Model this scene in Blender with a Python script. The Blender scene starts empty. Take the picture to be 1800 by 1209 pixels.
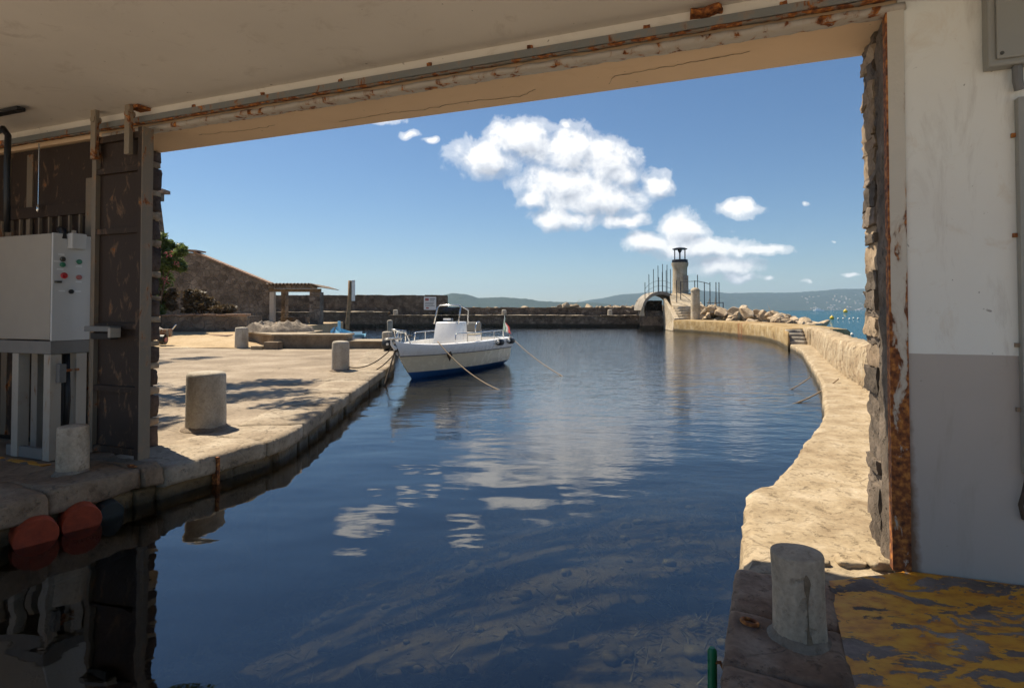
import bpy, bmesh, math, random
from mathutils import Vector, Matrix, noise
R = math.radians
random.seed(7)
sc = bpy.context.scene
col = sc.collection

# ------------------------------------------------------------------ camera
EYE = 1.5
cd = bpy.data.cameras.new('camera'); cam = bpy.data.objects.new('camera', cd); col.objects.link(cam)
cam.location = (0, 0, EYE); cam.rotation_euler = (R(90 + 1.2), 0, 0)
cd.sensor_width = 36; cd.lens = 20; cd.shift_y = -0.0444
cd.clip_start = 0.05; cd.clip_end = 40000
sc.camera = cam

# ------------------------------------------------------------------ light
SUN_EL = R(58); SUN_DIR = Vector((-0.756 * math.cos(SUN_EL), 0.655 * math.cos(SUN_EL), math.sin(SUN_EL)))
ld = bpy.data.lights.new('sun', 'SUN'); ld.energy = 5.0; ld.angle = R(0.53); ld.color = (1.0, 0.885, 0.70)
sun = bpy.data.objects.new('sun', ld); col.objects.link(sun); sun.location = (-20, 20, 40)
sun.rotation_euler = SUN_DIR.to_track_quat('Z', 'Y').to_euler()

sc.view_settings.view_transform = 'Standard'; sc.view_settings.look = 'None'
sc.view_settings.gamma = 1; sc.view_settings.use_curve_mapping = False
sc.view_settings.exposure = 0.62
sc.cycles.use_denoising = True
sc.cycles.use_adaptive_sampling = True; sc.cycles.adaptive_threshold = .025
sc.cycles.max_bounces = 6; sc.cycles.diffuse_bounces = 4; sc.cycles.glossy_bounces = 3
sc.cycles.transparent_max_bounces = 12; sc.cycles.volume_bounces = 0
sc.cycles.sample_clamp_indirect = 6


class NT:
    """small node-tree helper"""
    def __init__(s, nt): s.nt = nt; nt.nodes.clear()
    def n(s, t, **k):
        nd = s.nt.nodes.new(t)
        for a, b in k.items():
            if a.startswith('i_'):
                key = a[2:]; key = int(key) if key.isdigit() else key
                s.put(nd.inputs[key], b)
            else: setattr(nd, a, b)
        return nd
    def put(s, sock, v):
        if isinstance(v, bpy.types.NodeSocket): s.nt.links.new(v, sock)
        elif isinstance(v, bpy.types.Node): s.nt.links.new(v.outputs[0], sock)
        else: sock.default_value = v
    def m(s, op, a, b=0.0, c=None, clamp=False):
        nd = s.nt.nodes.new('ShaderNodeMath'); nd.operation = op; nd.use_clamp = clamp
        s.put(nd.inputs[0], a); s.put(nd.inputs[1], b)
        if c is not None: s.put(nd.inputs[2], c)
        return nd.outputs[0]
    def vm(s, op, a, b=None, c=None):
        nd = s.nt.nodes.new('ShaderNodeVectorMath'); nd.operation = op
        s.put(nd.inputs[0], a)
        if b is not None: s.put(nd.inputs[1], b)
        if c is not None: s.put(nd.inputs[2], c)
        return nd.outputs['Value'] if op in ('LENGTH', 'DOT_PRODUCT') else nd.outputs[0]
    def ramp(s, fac, stops, interp='LINEAR'):
        nd = s.nt.nodes.new('ShaderNodeValToRGB'); nd.color_ramp.interpolation = interp
        e = nd.color_ramp.elements
        while len(e) < len(stops): e.new(0.5)
        for el, (p, c) in zip(e, stops):
            el.position = p
            el.color = (c, c, c, 1) if isinstance(c, (int, float)) else (*c, 1)
        s.put(nd.inputs[0], fac); return nd.outputs[0]
    def mix(s, fac, a, b, mode='MIX'):
        nd = s.nt.nodes.new('ShaderNodeMix'); nd.data_type = 'RGBA'; nd.blend_type = mode
        s.put(nd.inputs[0], fac)
        for i, v in ((6, a), (7, b)):
            if isinstance(v, tuple) and len(v) == 3: v = (*v, 1)
            s.put(nd.inputs[i], v)
        return nd.outputs[2]
    def noise(s, vec, scale, detail=6, rough=.55, dist=0.0):
        nd = s.n('ShaderNodeTexNoise'); s.put(nd.inputs['Vector'], vec)
        nd.inputs['Scale'].default_value = scale; nd.inputs['Detail'].default_value = detail
        nd.inputs['Roughness'].default_value = rough; nd.inputs['Distortion'].default_value = dist
        return nd.outputs[0]


# ------------------------------------------------------------------ sky with fair-weather cumulus
world = bpy.data.worlds.new('World'); sc.world = world; world.use_nodes = True
world.cycles.sampling_method = 'MANUAL'; world.cycles.sample_map_resolution = 512
w = NT(world.node_tree)
sky = w.n('ShaderNodeTexSky', sky_type='NISHITA', sun_disc=False)
sky.sun_elevation = SUN_EL; sky.sun_rotation = R(-49.1)
SKY = .064
sky.altitude = 0; sky.air_density = 1.0; sky.dust_density = 0.15; sky.ozone_density = 4.2
gen = w.n('ShaderNodeTexCoord').outputs['Generated']
sep = w.n('ShaderNodeSeparateXYZ', i_0=gen)
ysafe = w.m('MAXIMUM', sep.outputs[1], 0.05)
pvec = w.n('ShaderNodeCombineXYZ', i_0=w.m('DIVIDE', sep.outputs[0], ysafe), i_1=w.m('DIVIDE', sep.outputs[2], ysafe), i_2=0.0).outputs[0]
# cloud lobes: tangent of azimuth, tangent of elevation, half sizes
LOBES = [(-.040, .268, .074, .038), (.02, .300, .080, .040), (.095, .285, .075, .048), (.16, .262, .062, .048), (.200, .240, .034, .030),
         (.085, .225, .09, .035), (.14, .195, .115, .042), (.10, .165, .075, .024), (.038, .198, .036, .024), (.255, .218, .032, .028), (.20, .157, .045, .014),
         (.295, .142, .050, .038), (.240, .120, .060, .018), (.34, .110, .10, .024), (.44, .108, .058, .013), (.365, .080, .075, .020), (.40, .058, .036, .009),
         (.40, .180, .042, .018), (-.178, .312, .029, .012), (-.145, .298, .022, .008), (.093, .328, .028, .016), (.522, .189, .013, .008),
         (.455, .057, .012, .006), (.517, .050, .013, .005), (.60, .062, .018, .006), (.565, .118, .012, .004), (-.275, .392, .036, .020), (-.245, .362, .046, .015), (-.225, .340, .031, .012), (-.085, .385, .034, .010)]

def cloud_density(vec, lobes, det):
    warp = w.n('ShaderNodeTexNoise'); w.put(warp.inputs['Vector'], vec); warp.inputs['Scale'].default_value = 22; warp.inputs['Detail'].default_value = 2
    wv = w.vm('MULTIPLY_ADD', w.vm('SUBTRACT', warp.outputs[1], (.5, .5, .5)), (.036, .030, 0), vec)
    acc = None
    for cx, cy, rx, ry in lobes:
        d = w.vm('LENGTH', w.vm('MULTIPLY_ADD', wv, (1 / rx, 1 / ry, 0), (-cx / rx, -cy / ry, 0)))
        if rx < .03: d = w.m('ADD', d, .38)   # small scraps stay thin
        acc = d if acc is None else w.m('SMOOTH_MIN', acc, d, .14)
    f1 = w.noise(vec, 21, det, .62, .25)
    return w.m('ADD', w.m('SUBTRACT', 1.16, acc), w.m('MULTIPLY', w.m('SUBTRACT', f1, .5), 1.75))
d0 = cloud_density(pvec, LOBES, 10)
d1 = cloud_density(w.vm('ADD', pvec, (-.010, .022, 0)), LOBES[:17], 5)
alpha = w.ramp(d0, [(0.0, 0.0), (.25, .42), (.70, 1.0)], 'EASE')
lit = w.m('ADD', w.m('MULTIPLY', w.m('SUBTRACT', d0, d1), .95), .60, clamp=True)
ccol = w.ramp(lit, [(0.0, (.42, .45, .51)), (.50, (.70, .72, .76)), (.92, (1.0, .985, .96))])
hs = w.n('ShaderNodeHueSaturation', i_Saturation=1.10, i_Color=sky.outputs[0])
bg0 = w.n('ShaderNodeBackground', i_0=hs.outputs[0], i_1=SKY)
bg1 = w.n('ShaderNodeBackground', i_0=ccol, i_1=.80)
inner_ = w.n('ShaderNodeMixShader', i_0=w.m('MULTIPLY', alpha, .96), i_1=bg0.outputs[0], i_2=bg1.outputs[0])
# the cloud branch is only evaluated in the part of the sky that holds clouds
ps = w.n('ShaderNodeSeparateXYZ', i_0=pvec)
inside = w.m('MULTIPLY', w.m('GREATER_THAN', sep.outputs[1], .05), w.m('MULTIPLY', w.m('LESS_THAN', w.m('ABSOLUTE', w.m('SUBTRACT', ps.outputs[0], .15)), .52), w.m('LESS_THAN', w.m('ABSOLUTE', w.m('SUBTRACT', ps.outputs[1], .235)), .22)))
outer_ = w.n('ShaderNodeMixShader', i_0=inside, i_1=bg0.outputs[0], i_2=inner_.outputs[0])
w.n('ShaderNodeOutputWorld', i_0=outer_.outputs[0])

# ------------------------------------------------------------------ mesh helpers
ORG = {}
def put_props(o, label=None, cat=None, group=None, kind=None):
    for k, v in (('label', label), ('category', cat), ('group', group), ('kind', kind)):
        if v: o[k] = v
    return o
def thing(name, loc, label, cat, group=None):
    o = bpy.data.objects.new(name, None); col.objects.link(o); o.location = loc; o.empty_display_size = .2
    ORG[o] = Vector(loc); return put_props(o, label, cat, group)

class MB:
    def __init__(s): s.v = []; s.f = []
    def add(s, vs, fs):
        b = len(s.v); s.v += [Vector(p) for p in vs]; s.f += [tuple(i + b for i in f) for f in fs]; return s
    def hexa(s, p):  # p: bottom 4 ccw, top 4
        return s.add(p, [(3, 2, 1, 0), (4, 5, 6, 7), (0, 1, 5, 4), (1, 2, 6, 5), (2, 3, 7, 6), (3, 0, 4, 7)])
    def box(s, x0, x1, y0, y1, z0, z1, fr=None):
        p = [(x0, y0, z0), (x1, y0, z0), (x1, y1, z0), (x0, y1, z0), (x0, y0, z1), (x1, y0, z1), (x1, y1, z1), (x0, y1, z1)]
        return s.hexa([fr(*q) for q in p] if fr else p)
    def prism(s, poly, z0, z1):
        n = len(poly)
        return s.add([(x, y, z0) for x, y in poly] + [(x, y, z1) for x, y in poly],
                     [tuple(range(n))[::-1], tuple(range(n, 2 * n))] + [(i, (i + 1) % n, n + (i + 1) % n, n + i) for i in range(n)])
    def loft(s, rings, closed=True, caps=True):
        n = len(rings[0]); b = len(s.v)
        for r in rings: s.v += [Vector(p) for p in r]
        for i in range(len(rings) - 1):
            for j in range(n if closed else n - 1):
                k = (j + 1) % n
                s.f.append((b + i * n + j, b + i * n + k, b + (i + 1) * n + k, b + (i + 1) * n + j))
        if caps and closed:
            s.f.append(tuple(b + j for j in range(n))[::-1]); e = b + (len(rings) - 1) * n
            s.f.append(tuple(e + j for j in range(n)))
        return s
    def tube(s, path, r, n=8, caps=True):
        path = [Vector(p) for p in path]; rings = []
        rr = r if isinstance(r, (list, tuple)) else [r] * len(path)
        prev = None
        for i, p in enumerate(path):
            t = (path[min(i + 1, len(path) - 1)] - path[max(i - 1, 0)]).normalized()
            if prev is None:
                a = t.cross(Vector((0, 0, 1)));
                if a.length < 1e-3: a = t.cross(Vector((1, 0, 0)))
            else: a = prev - t * prev.dot(t)
            a.normalize(); prev = a; b = t.cross(a)
            rings.append([p + (a * math.cos(2 * math.pi * k / n) + b * math.sin(2 * math.pi * k / n)) * rr[i] for k in range(n)])
        return s.loft(rings, True, caps)
    def lathe(s, c, prof, n=24):  # prof: (r, z)
        c = Vector(c)
        return s.loft([[c + Vector((r * math.cos(2 * math.pi * k / n), r * math.sin(2 * math.pi * k / n), z)) for k in range(n)] for r, z in prof])
    def rough(s, fmap, res=(5, 5, 5), rnd=.18, amp=.02, fs=3.0, seed=0, size=(1, 1, 1)):
        """rounded, noise-worn block: fmap maps (a,b,c) in [-1,1]^3 to space"""
        idx = {}; b0 = len(s.v); off = Vector((seed * 7.31, seed * 3.17, seed * 1.7))
        def vert(i, j, k):
            key = (i, j, k)
            if key in idx: return idx[key]
            p = [2 * i / res[0] - 1, 2 * j / res[1] - 1, 2 * k / res[2] - 1]
            m = min(size)
            rr = [min(.95, rnd * m / q) for q in size]
            c = [max(-1 + rr[a], min(1 - rr[a], p[a])) for a in range(3)]
            d = [(p[a] - c[a]) / rr[a] for a in range(3)]
            L = math.sqrt(sum(x * x for x in d))
            if L > 1: p = [c[a] + d[a] / L * rr[a] for a in range(3)]
            q = Vector(fmap(*p))
            q += amp * (noise.noise_vector(q * fs + off) + .5 * noise.noise_vector(q * fs * 2.7 + off) + .28 * noise.noise_vector(q * fs * 7.1 + off))
            idx[key] = len(s.v); s.v.append(q); return idx[key]
        def face(fn, n1, n2, flip):
            for i in range(n1):
                for j in range(n2):
                    q = [fn(i, j), fn(i + 1, j), fn(i + 1, j + 1), fn(i, j + 1)]
                    q = [vert(*t) for t in q]
                    s.f.append(tuple(q[::-1] if flip else q))
        A, B, C = res
        face(lambda i, j: (i, j, 0), A, B, True); face(lambda i, j: (i, j, C), A, B, False)
        face(lambda i, j: (i, 0, j), A, C, False); face(lambda i, j: (i, B, j), A, C, True)
        face(lambda i, j: (0, i, j), B, C, True); face(lambda i, j: (A, i, j), B, C, False)
        return s
    def build(s, name, mat, parent=None, smooth=False, label=None, cat=None, group=None, kind=None, bevel=0, fix=True):
        lo = Vector((min(p.x for p in s.v), min(p.y for p in s.v), min(p.z for p in s.v)))
        hi = Vector((max(p.x for p in s.v), max(p.y for p in s.v), max(p.z for p in s.v)))
        org = Vector(((lo.x + hi.x) / 2, (lo.y + hi.y) / 2, lo.z))
        me = bpy.data.meshes.new(name); me.from_pydata([p - org for p in s.v], [], s.f); me.update()
        if fix or bevel:
            bm = bmesh.new(); bm.from_mesh(me)
            if bevel: bmesh.ops.bevel(bm, geom=bm.edges[:], offset=bevel, segments=2, affect='EDGES', profile=.5)
            bmesh.ops.recalc_face_normals(bm, faces=bm.faces[:]); bm.to_mesh(me); bm.free()
        if smooth:
            me.shade_smooth()
            if smooth != 'all': me.set_sharp_from_angle(angle=R(38))
        me.materials.append(mat)
        o = bpy.data.objects.new(name, me); col.objects.link(o)
        ORG[o] = org
        if parent: o.parent = parent; o.location = org - ORG[parent]
        else: o.location = org
        return put_props(o, label, cat, group, kind)

def fbm(x, y, z=0.0, o=4):
    return noise.fractal(Vector((x, y, z)), 1.0, 2.0, o)

# ------------------------------------------------------------------ materials
def base_mat(name):
    m = bpy.data.materials.new(name); m.use_nodes = True; t = NT(m.node_tree)
    pos = t.n('ShaderNodeNewGeometry').outputs['Position']
    b = t.n('ShaderNodeBsdfPrincipled'); t.n('ShaderNodeOutputMaterial', i_0=b.outputs[0])
    return m, t, pos, b
def solid(name, c, rough=.5, metal=0, var=.12, scale=9, bump=.0, spec=.5, coat=0):
    m, t, pos, b = base_mat(name)
    n1 = t.noise(pos, scale, 5)
    t.put(b.inputs['Base Color'], t.mix(n1, tuple(x * (1 - var) for x in c), tuple(min(1, x * (1 + var)) for x in c)))
    t.put(b.inputs['Roughness'], t.m('ADD', t.m('MULTIPLY', t.noise(pos, scale * 2.3, 4), .25), rough - .12, clamp=True))
    b.inputs['Metallic'].default_value = metal; b.inputs['Specular IOR Level'].default_value = spec; b.inputs['Coat Weight'].default_value = coat
    if bump: t.put(b.inputs['Normal'], t.n('ShaderNodeBump', i_Strength=.6, i_Distance=bump, i_Height=t.noise(pos, scale * 3, 6)).outputs[0])
    return m
def stone(name, dark, mid, light, scale=2.0, bump=.02, fine=28, pits=.35, rough=.9, wet=None, per=.25, streak=0, vor=0, grout=None, crack=0):
    """weathered masonry: three-tone blotches, fine grain, pits; optional algae band below a height, per-object tint, joints"""
    m, t, pos, b = base_mat(name)
    n1 = t.noise(pos, scale, 6, .6, .4); n2 = t.noise(pos, fine, 4, .65); n3 = t.noise(pos, scale * .35, 3)
    c = t.ramp(t.m('ADD', t.m('MULTIPLY', n1, .75), t.m('MULTIPLY', n3, .25)), [(.30, dark), (.5, mid), (.68, light)])
    c = t.mix(.55, c, t.ramp(n2, [(.3, .55), (.5, .92), (.7, 1.18)]), 'MULTIPLY')
    height = t.m('ADD', t.m('MULTIPLY', n1, .6), t.m('MULTIPLY', n2, .35))
    if pits:
        pn = t.noise(pos, fine * .45, 4, .7)
        pm = t.ramp(pn, [(.56, 0.0), (.66, 1.0)])
        c = t.mix(t.m('MULTIPLY', pm, pits), c, tuple(x * .45 for x in dark))
        height = t.m('SUBTRACT', height, t.m('MULTIPLY', pm, .5))
    if vor:
        v = t.n('ShaderNodeTexVoronoi', feature='DISTANCE_TO_EDGE'); t.put(v.inputs['Vector'], t.vm('ADD', pos, t.vm('SCALE', t.n('ShaderNodeTexNoise', i_Vector=pos, i_Scale=vor * 1.3).outputs[1])))
        t.nt.nodes[-2].inputs['Scale'].default_value = .35 / vor if False else .18
        v.inputs['Scale'].default_value = vor
        vc = t.n('ShaderNodeTexVoronoi'); t.nt.links.new(v.inputs['Vector'].links[0].from_socket, vc.inputs['Vector']); vc.inputs['Scale'].default_value = vor
        hv = t.n('ShaderNodeSeparateColor', i_0=vc.outputs['Color'])
        c = t.mix(.8, c, t.ramp(hv.outputs[0], [(0, .55), (.5, .95), (1, 1.35)]), 'MULTIPLY')
        jm = t.ramp(v.outputs[0], [(.02, 1.0), (.09, 0.0)])
        c = t.mix(t.m('MULTIPLY', jm, .75), c, grout or mid)
        height = t.m('SUBTRACT', height, t.m('MULTIPLY', jm, 1.2))
    if crack:
        nv = t.n('ShaderNodeTexNoise', i_Vector=pos, i_Scale=2.2, i_Detail=6.0)
        cv = t.n('ShaderNodeTexVoronoi', feature='DISTANCE_TO_EDGE'); cv.inputs['Scale'].default_value = crack
        t.put(cv.inputs['Vector'], t.vm('MULTIPLY_ADD', nv.outputs[1], (.55, .55, .2), pos))
        cm = t.m('MULTIPLY', t.ramp(cv.outputs[0], [(.002, 1.0), (.007, 0.0)]), t.ramp(t.noise(pos, .9, 3), [(.50, 0.0), (.64, 1.0)]))
        c = t.mix(t.m('MULTIPLY', cm, .55), c, tuple(x * .4 for x in dark)); height = t.m('SUBTRACT', height, t.m('MULTIPLY', cm, .4))
    if streak:
        sx = t.n('ShaderNodeMapping', i_0=pos); sx.inputs['Scale'].default_value = (1, 1, .08)
        st = t.ramp(t.noise(sx.outputs[0], 5, 4), [(.5, 0.0), (.7, 1.0)])
        c = t.mix(t.m('MULTIPLY', st, streak), c, tuple(x * .5 for x in dark))
    if per:
        rn = t.n('ShaderNodeObjectInfo').outputs['Random']
        c = t.mix(1.0, c, t.ramp(rn, [(0, 1 - per), (1, 1 + per)]), 'MULTIPLY')
    if wet is not None:
        z = t.n('ShaderNodeSeparateXYZ', i_0=pos).outputs[2]
        wm = t.m('ADD', t.m('MULTIPLY', t.m('SUBTRACT', wet, z), 9), t.m('MULTIPLY', t.m('SUBTRACT', n1, .5), 2.5), clamp=True)
        c = t.mix(t.m('MULTIPLY', wm, .85), c, t.mix(n2, (.018, .017, .010), (.06, .045, .02)))
        t.put(b.inputs['Roughness'], t.m('SUBTRACT', rough, t.m('MULTIPLY', wm, .45)))
    else: b.inputs['Roughness'].default_value = rough
    b.inputs['Specular IOR Level'].default_value = .3
    t.put(b.inputs['Base Color'], c)
    t.put(b.inputs['Normal'], t.n('ShaderNodeBump', i_Strength=.9, i_Distance=bump, i_Height=height).outputs[0])
    return m
def rusty(name, paint, bias=0.0, zgrad=0.0, rough=.55, zref=0.0, edge=0.0):
    """painted steel, paint flaking to rust; zgrad: more rust lower down"""
    m, t, pos, b = base_mat(name)
    mp = t.n('ShaderNodeMapping', i_0=pos); mp.inputs['Scale'].default_value = (1, 1, .45)
    n1 = t.noise(mp.outputs[0], 9, 9, .65, .6); n2 = t.noise(pos, 30, 6)
    z = t.n('ShaderNodeSeparateXYZ', i_0=pos).outputs[2]
    k = t.m('ADD', t.m('ADD', n1, bias), t.m('MULTIPLY', t.m('SUBTRACT', zref, z), zgrad))
    if edge:  # rust creeps in from the two edges of the door post
        ue = t.vm('DOT_PRODUCT', t.vm('SUBTRACT', pos, (2.21, 3.33, 0)), (.934, -.357, 0))
        k = t.m('ADD', k, t.m('MULTIPLY', t.m('MULTIPLY', t.m('SUBTRACT', t.m('ABSOLUTE', t.m('SUBTRACT', ue, .042)), .030), 60.0, clamp=True), edge))
    rm = t.ramp(k, [(.54, 0.0), (.585, 1.0)])
    rust = t.ramp(n2, [(.30, (.05, .017, .008)), (.5, (.23, .07, .016)), (.66, (.52, .20, .04))])
    pc = t.mix(t.noise(pos, 4, 4), tuple(x * .85 for x in paint), paint)
    pc = t.mix(t.m('MULTIPLY', t.ramp(k, [(.46, 0.0), (.54, 1.0)]), .35), pc, (.35, .2, .1))
    t.put(b.inputs['Base Color'], t.mix(rm, pc, rust))
    t.put(b.inputs['Roughness'], t.m('ADD', rough, t.m('MULTIPLY', rm, .3)))
    t.put(b.inputs['Normal'], t.n('ShaderNodeBump', i_Strength=.8, i_Distance=.006, i_Height=t.m('ADD', t.m('MULTIPLY', rm, -.5), t.m('MULTIPLY', n2, .6))).outputs[0])
    return m

M = {}
M['sunstone'] = stone('pale_limestone_concrete', (.25, .175, .10), (.41, .32, .205), (.54, .445, .32), 2.6, .012, 30, .45, wet=-.12, per=.10, crack=.7)
M['parapet'] = stone('rendered_rubble', (.27, .18, .10), (.43, .33, .21), (.56, .46, .32), 2.6, .06, 16, .45, streak=.25, per=.05)
M['molewall'] = stone('mole_face', (.22, .13, .05), (.40, .28, .13), (.55, .44, .28), 1.3, .03, 14, .35, wet=-.05, per=.06, streak=.4)
# rust bled from old iron fixings on the mole face
_m = M['molewall']; t = NT.__new__(NT); t.nt = _m.node_tree
_b = [n for n in t.nt.nodes if n.type == 'BSDF_PRINCIPLED'][0]; _c = _b.inputs['Base Color'].links[0].from_socket
_p = t.n('ShaderNodeNewGeometry').outputs['Position']; _s = t.n('ShaderNodeSeparateXYZ', i_0=_p)
_k = t.n('ShaderNodeMapping', i_0=_p); _k.inputs['Scale'].default_value = (.0, 1, .06)
_band = t.m('SUBTRACT', 1.0, t.m('MULTIPLY', t.m('ABSOLUTE', t.m('SUBTRACT', _s.outputs[1], 38.6)), .42), clamp=True)
_st = t.ramp(t.m('MULTIPLY', t.noise(_k.outputs[0], 1.5, 4, .6), t.m('ADD', .62, t.m('MULTIPLY', _band, .45))), [(.50, 0.0), (.60, 1.0)])
t.put(_b.inputs['Base Color'], t.mix(t.m('MULTIPLY', t.m('MULTIPLY', _st, _band), .9), _c, (.23, .06, .015)))
M['quay'] = stone('quay_concrete', (.18, .135, .09), (.31, .245, .175), (.44, .36, .27), .8, .012, 22, .28, per=0, crack=.45)
M['coping'] = stone('coping_concrete', (.20, .15, .10), (.345, .275, .195), (.47, .395, .30), 1.6, .02, 26, .4, wet=-.17, per=.10, crack=.9)
M['quaystone'] = stone('quay_face_stone', (.12, .075, .032), (.29, .185, .085), (.42, .30, .17), 2.5, .03, 18, .4, wet=-.16, per=.3)
M['bollard'] = stone('bollard_concrete', (.30, .255, .195), (.44, .39, .315), (.56, .51, .43), 2.2, .006, 40, .2, streak=.35, per=.06)
M['bollardin'] = stone('warmed_bollard_concrete', (.33, .245, .16), (.50, .395, .28), (.60, .50, .38), 2.2, .008, 40, .35, streak=.35, per=.06)  # warmer bollard copy for indoors, warm fill light put into the colour
M['collar'] = stone('mortar_collar', (.14, .10, .07), (.25, .19, .135), (.36, .29, .21), 6, .008, 40, .3, per=0)
M['farwall'] = stone('rubble_wall', (.09, .066, .046), (.19, .142, .10), (.31, .24, .175), 1.5, .05, 9, .2, wet=.1, per=.0, vor=2.6, grout=(.15, .115, .085))
M['ledge'] = stone('ledge_stone', (.28, .21, .14), (.42, .34, .24), (.55, .46, .34), 1.5, .03, 12, .2, per=.1)
M['shedwall'] = stone('shed_rubble', (.10, .08, .06), (.19, .15, .115), (.30, .25, .20), .9, .05, 10, .3, per=.05, vor=3.0, grout=(.20, .16, .125))
M['rock'] = stone('boulder_rock', (.30, .21, .13), (.47, .36, .24), (.60, .50, .37), 1.3, .05, 8, .2, per=.28)
M['jambstone'] = stone('jamb_stone', (.05, .04, .032), (.125, .098, .075), (.24, .19, .15), 4.5, .02, 34, .45, per=.45)
M['jambbrick'] = stone('jamb_brown_stone', (.045, .03, .024), (.085, .058, .045), (.13, .09, .07), 5, .012, 34, .3, per=.25)
M['mortar'] = stone('pale_mortar', (.20, .14, .09), (.33, .245, .165), (.42, .33, .23), 5, .01, 34, .3, per=.15)
M['floor'] = stone('worn_floor_stone', (.10, .06, .036), (.20, .125, .08), (.38, .28, .195), 2.4, .014, 30, .45, per=.18, crack=1.3)
M['floorin'] = stone('inner_floor_stone', (.13, .08, .045), (.27, .185, .115), (.40, .30, .20), 2.2, .015, 26, .35, wet=-.17, per=.15)
M['heap'] = stone('net_heap', (.13, .105, .08), (.27, .22, .17), (.40, .34, .27), 4, .06, 14, .3, per=0)
M['plinth'] = stone('platform_render', (.12, .085, .055), (.24, .18, .12), (.34, .27, .19), 1.2, .02, 14, .25, per=.1)
M['lightstone'] = stone('lighthouse_stone', (.34, .26, .16), (.50, .41, .29), (.60, .52, .40), 1.6, .02, 10, .2, per=.05, streak=.2)
M['archstone'] = stone('arch_concrete', (.20, .17, .14), (.33, .29, .24), (.45, .40, .33), 1.4, .02, 10, .2, per=.05)
M['ground'] = stone('sandy_concrete', (.32, .22, .12), (.47, .345, .20), (.57, .44, .29), .5, .015, 14, .2, per=0)
M['bounceslab'] = stone('pale_bounce_concrete', (.46, .38, .29), (.58, .50, .40), (.66, .58, .48), .5, .015, 14, .2, per=0)  # pale so the added slab throws more sun back inside
M['ironwork'] = solid('dark_iron', (.035, .036, .045), .5, .6)
M['darksteel'] = rusty('brown_door_steel', (.036, .019, .010), -.10, .01, .72, 1.5)
M['doorframe'] = rusty('door_frame_paint', (.21, .165, .115), -.06, .0)
M['whiterust'] = rusty('white_frame_rust', (.62, .56, .46), -.02, .14, .5, 1.75, .14)
M['hanger'] = rusty('hanger_paint', (.27, .215, .15), .04, .0)
M['railgrey'] = rusty('grey_rail', (.20, .205, .195), -.06, 0)
M['flake'] = rusty('flaking_lip', (.50, .44, .37), -.02, 0, .7)
M['dark'] = solid('black_rubber', (.012, .012, .013), .45, 0, .3, 30, .002)
M['latchshade'] = solid('latch_and_shade_black', (.02, .018, .016), .7)  # latch box colour, also the shade sheet under the cabinet
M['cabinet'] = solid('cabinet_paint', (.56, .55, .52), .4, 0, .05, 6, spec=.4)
M['cabside'] = solid('shaded_cabinet_paint', (.36, .315, .255), .45, 0, .07, 5, spec=.4)  # browner copy of the cabinet paint with the side's shade in it
M['stand'] = rusty('stand_paint', (.44, .385, .31), -.10, .02, .5, .6)
M['stand_beam'] = solid('stand_beam_grey', (.20, .185, .165), .5, 0, .12, 8)
M['green'] = solid('green_button', (.03, .17, .09), .35); M['red'] = solid('red_button', (.45, .03, .035), .3); M['pink'] = solid('faded_red_button', (.42, .14, .12), .4)
M['label'] = solid('label_white', (.72, .72, .70), .5); M['boxgrey'] = solid('enclosure_grey', (.30, .29, .255), .45, 0, .06, 6)
M['screw'] = solid('screw_steel', (.12, .11, .09), .4, .8)
M['orange'] = solid('faded_orange_plastic', (.34, .05, .015), .6, 0, .75, 12, .003)
M['greyteal'] = solid('grey_green_plastic', (.035, .04, .036), .6, 0, .3, 12)
M['greenpaint'] = solid('green_pipe', (.01, .17, .05), .35, 0, .2, 12)
M['rust'] = rusty('rusted_iron', (.10, .05, .03), .3)
M['ruststain'] = stone('rust_bleed', (.13, .085, .05), (.20, .14, .085), (.30, .23, .16), 9, .002, 60, .3, per=0)
M['railrust'] = rusty('rail_edge_rust', (.17, .16, .14), .06)
M['gel'] = solid('white_gelcoat', (.84, .83, .82), .28, 0, .03, 3, spec=.5, coat=.3)
M['cream'] = solid('cream_gelcoat', (.80, .69, .50), .25, 0, .05, 2, spec=.5, coat=.3)
M['antifoul'] = solid('blue_antifouling', (.015, .09, .26), .5, 0, .2, 5)
M['deckcream'] = solid('cream_deck', (.70, .64, .52), .5, 0, .05, 6)
M['steel'] = solid('stainless', (.62, .62, .62), .22, 1.0, .04)
M['rubrail'] = solid('grey_rub_rail', (.17, .165, .155), .5)
M['rope'] = solid('hemp_rope', (.26, .19, .12), .9, 0, .3, 60, .003)
M['darkrope'] = solid('dark_rope', (.07, .05, .035), .9, 0, .3, 60, .003)
M['wood'] = stone('weathered_wood', (.12, .075, .04), (.24, .16, .09), (.35, .25, .16), 6, .01, 40, .2)
M['paleblue'] = solid('pale_blue_paint', (.25, .50, .66), .4, 0, .1, 8); M['whitehull'] = solid('white_hull_paint', (.66, .70, .74), .4, 0, .06, 8)
M['tin'] = stone('corrugated_fibre_cement', (.12, .085, .06), (.20, .15, .11), (.28, .22, .165), 2, .01, 20, .2, per=0)
M['whitepost'] = solid('whitewashed', (.46, .40, .33), .8, 0, .15, 6, .004)
M['tile'] = stone('terracotta_coping', (.22, .13, .08), (.34, .22, .15), (.42, .30, .22), 3, .02, 20, .2, per=.1)
M['yellow'] = solid('yellow_buoy', (.75, .50, .02), .4); M['whitebuoy'] = solid('white_buoy', (.7, .68, .62), .4)
M['flagg'] = solid('flag_green', (.30, .42, .33), .8); M['flagw'] = solid('flag_white', (.68, .66, .62), .8); M['flagr'] = solid('flag_red', (.62, .09, .08), .8)
M['bark'] = stone('pine_bark', (.06, .04, .025), (.13, .085, .055), (.2, .14, .1), 5, .03, 20, .3, per=0)
M['houses'] = solid('pale_houses', (.62, .52, .42), .8, 0, .2, .02)

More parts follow.
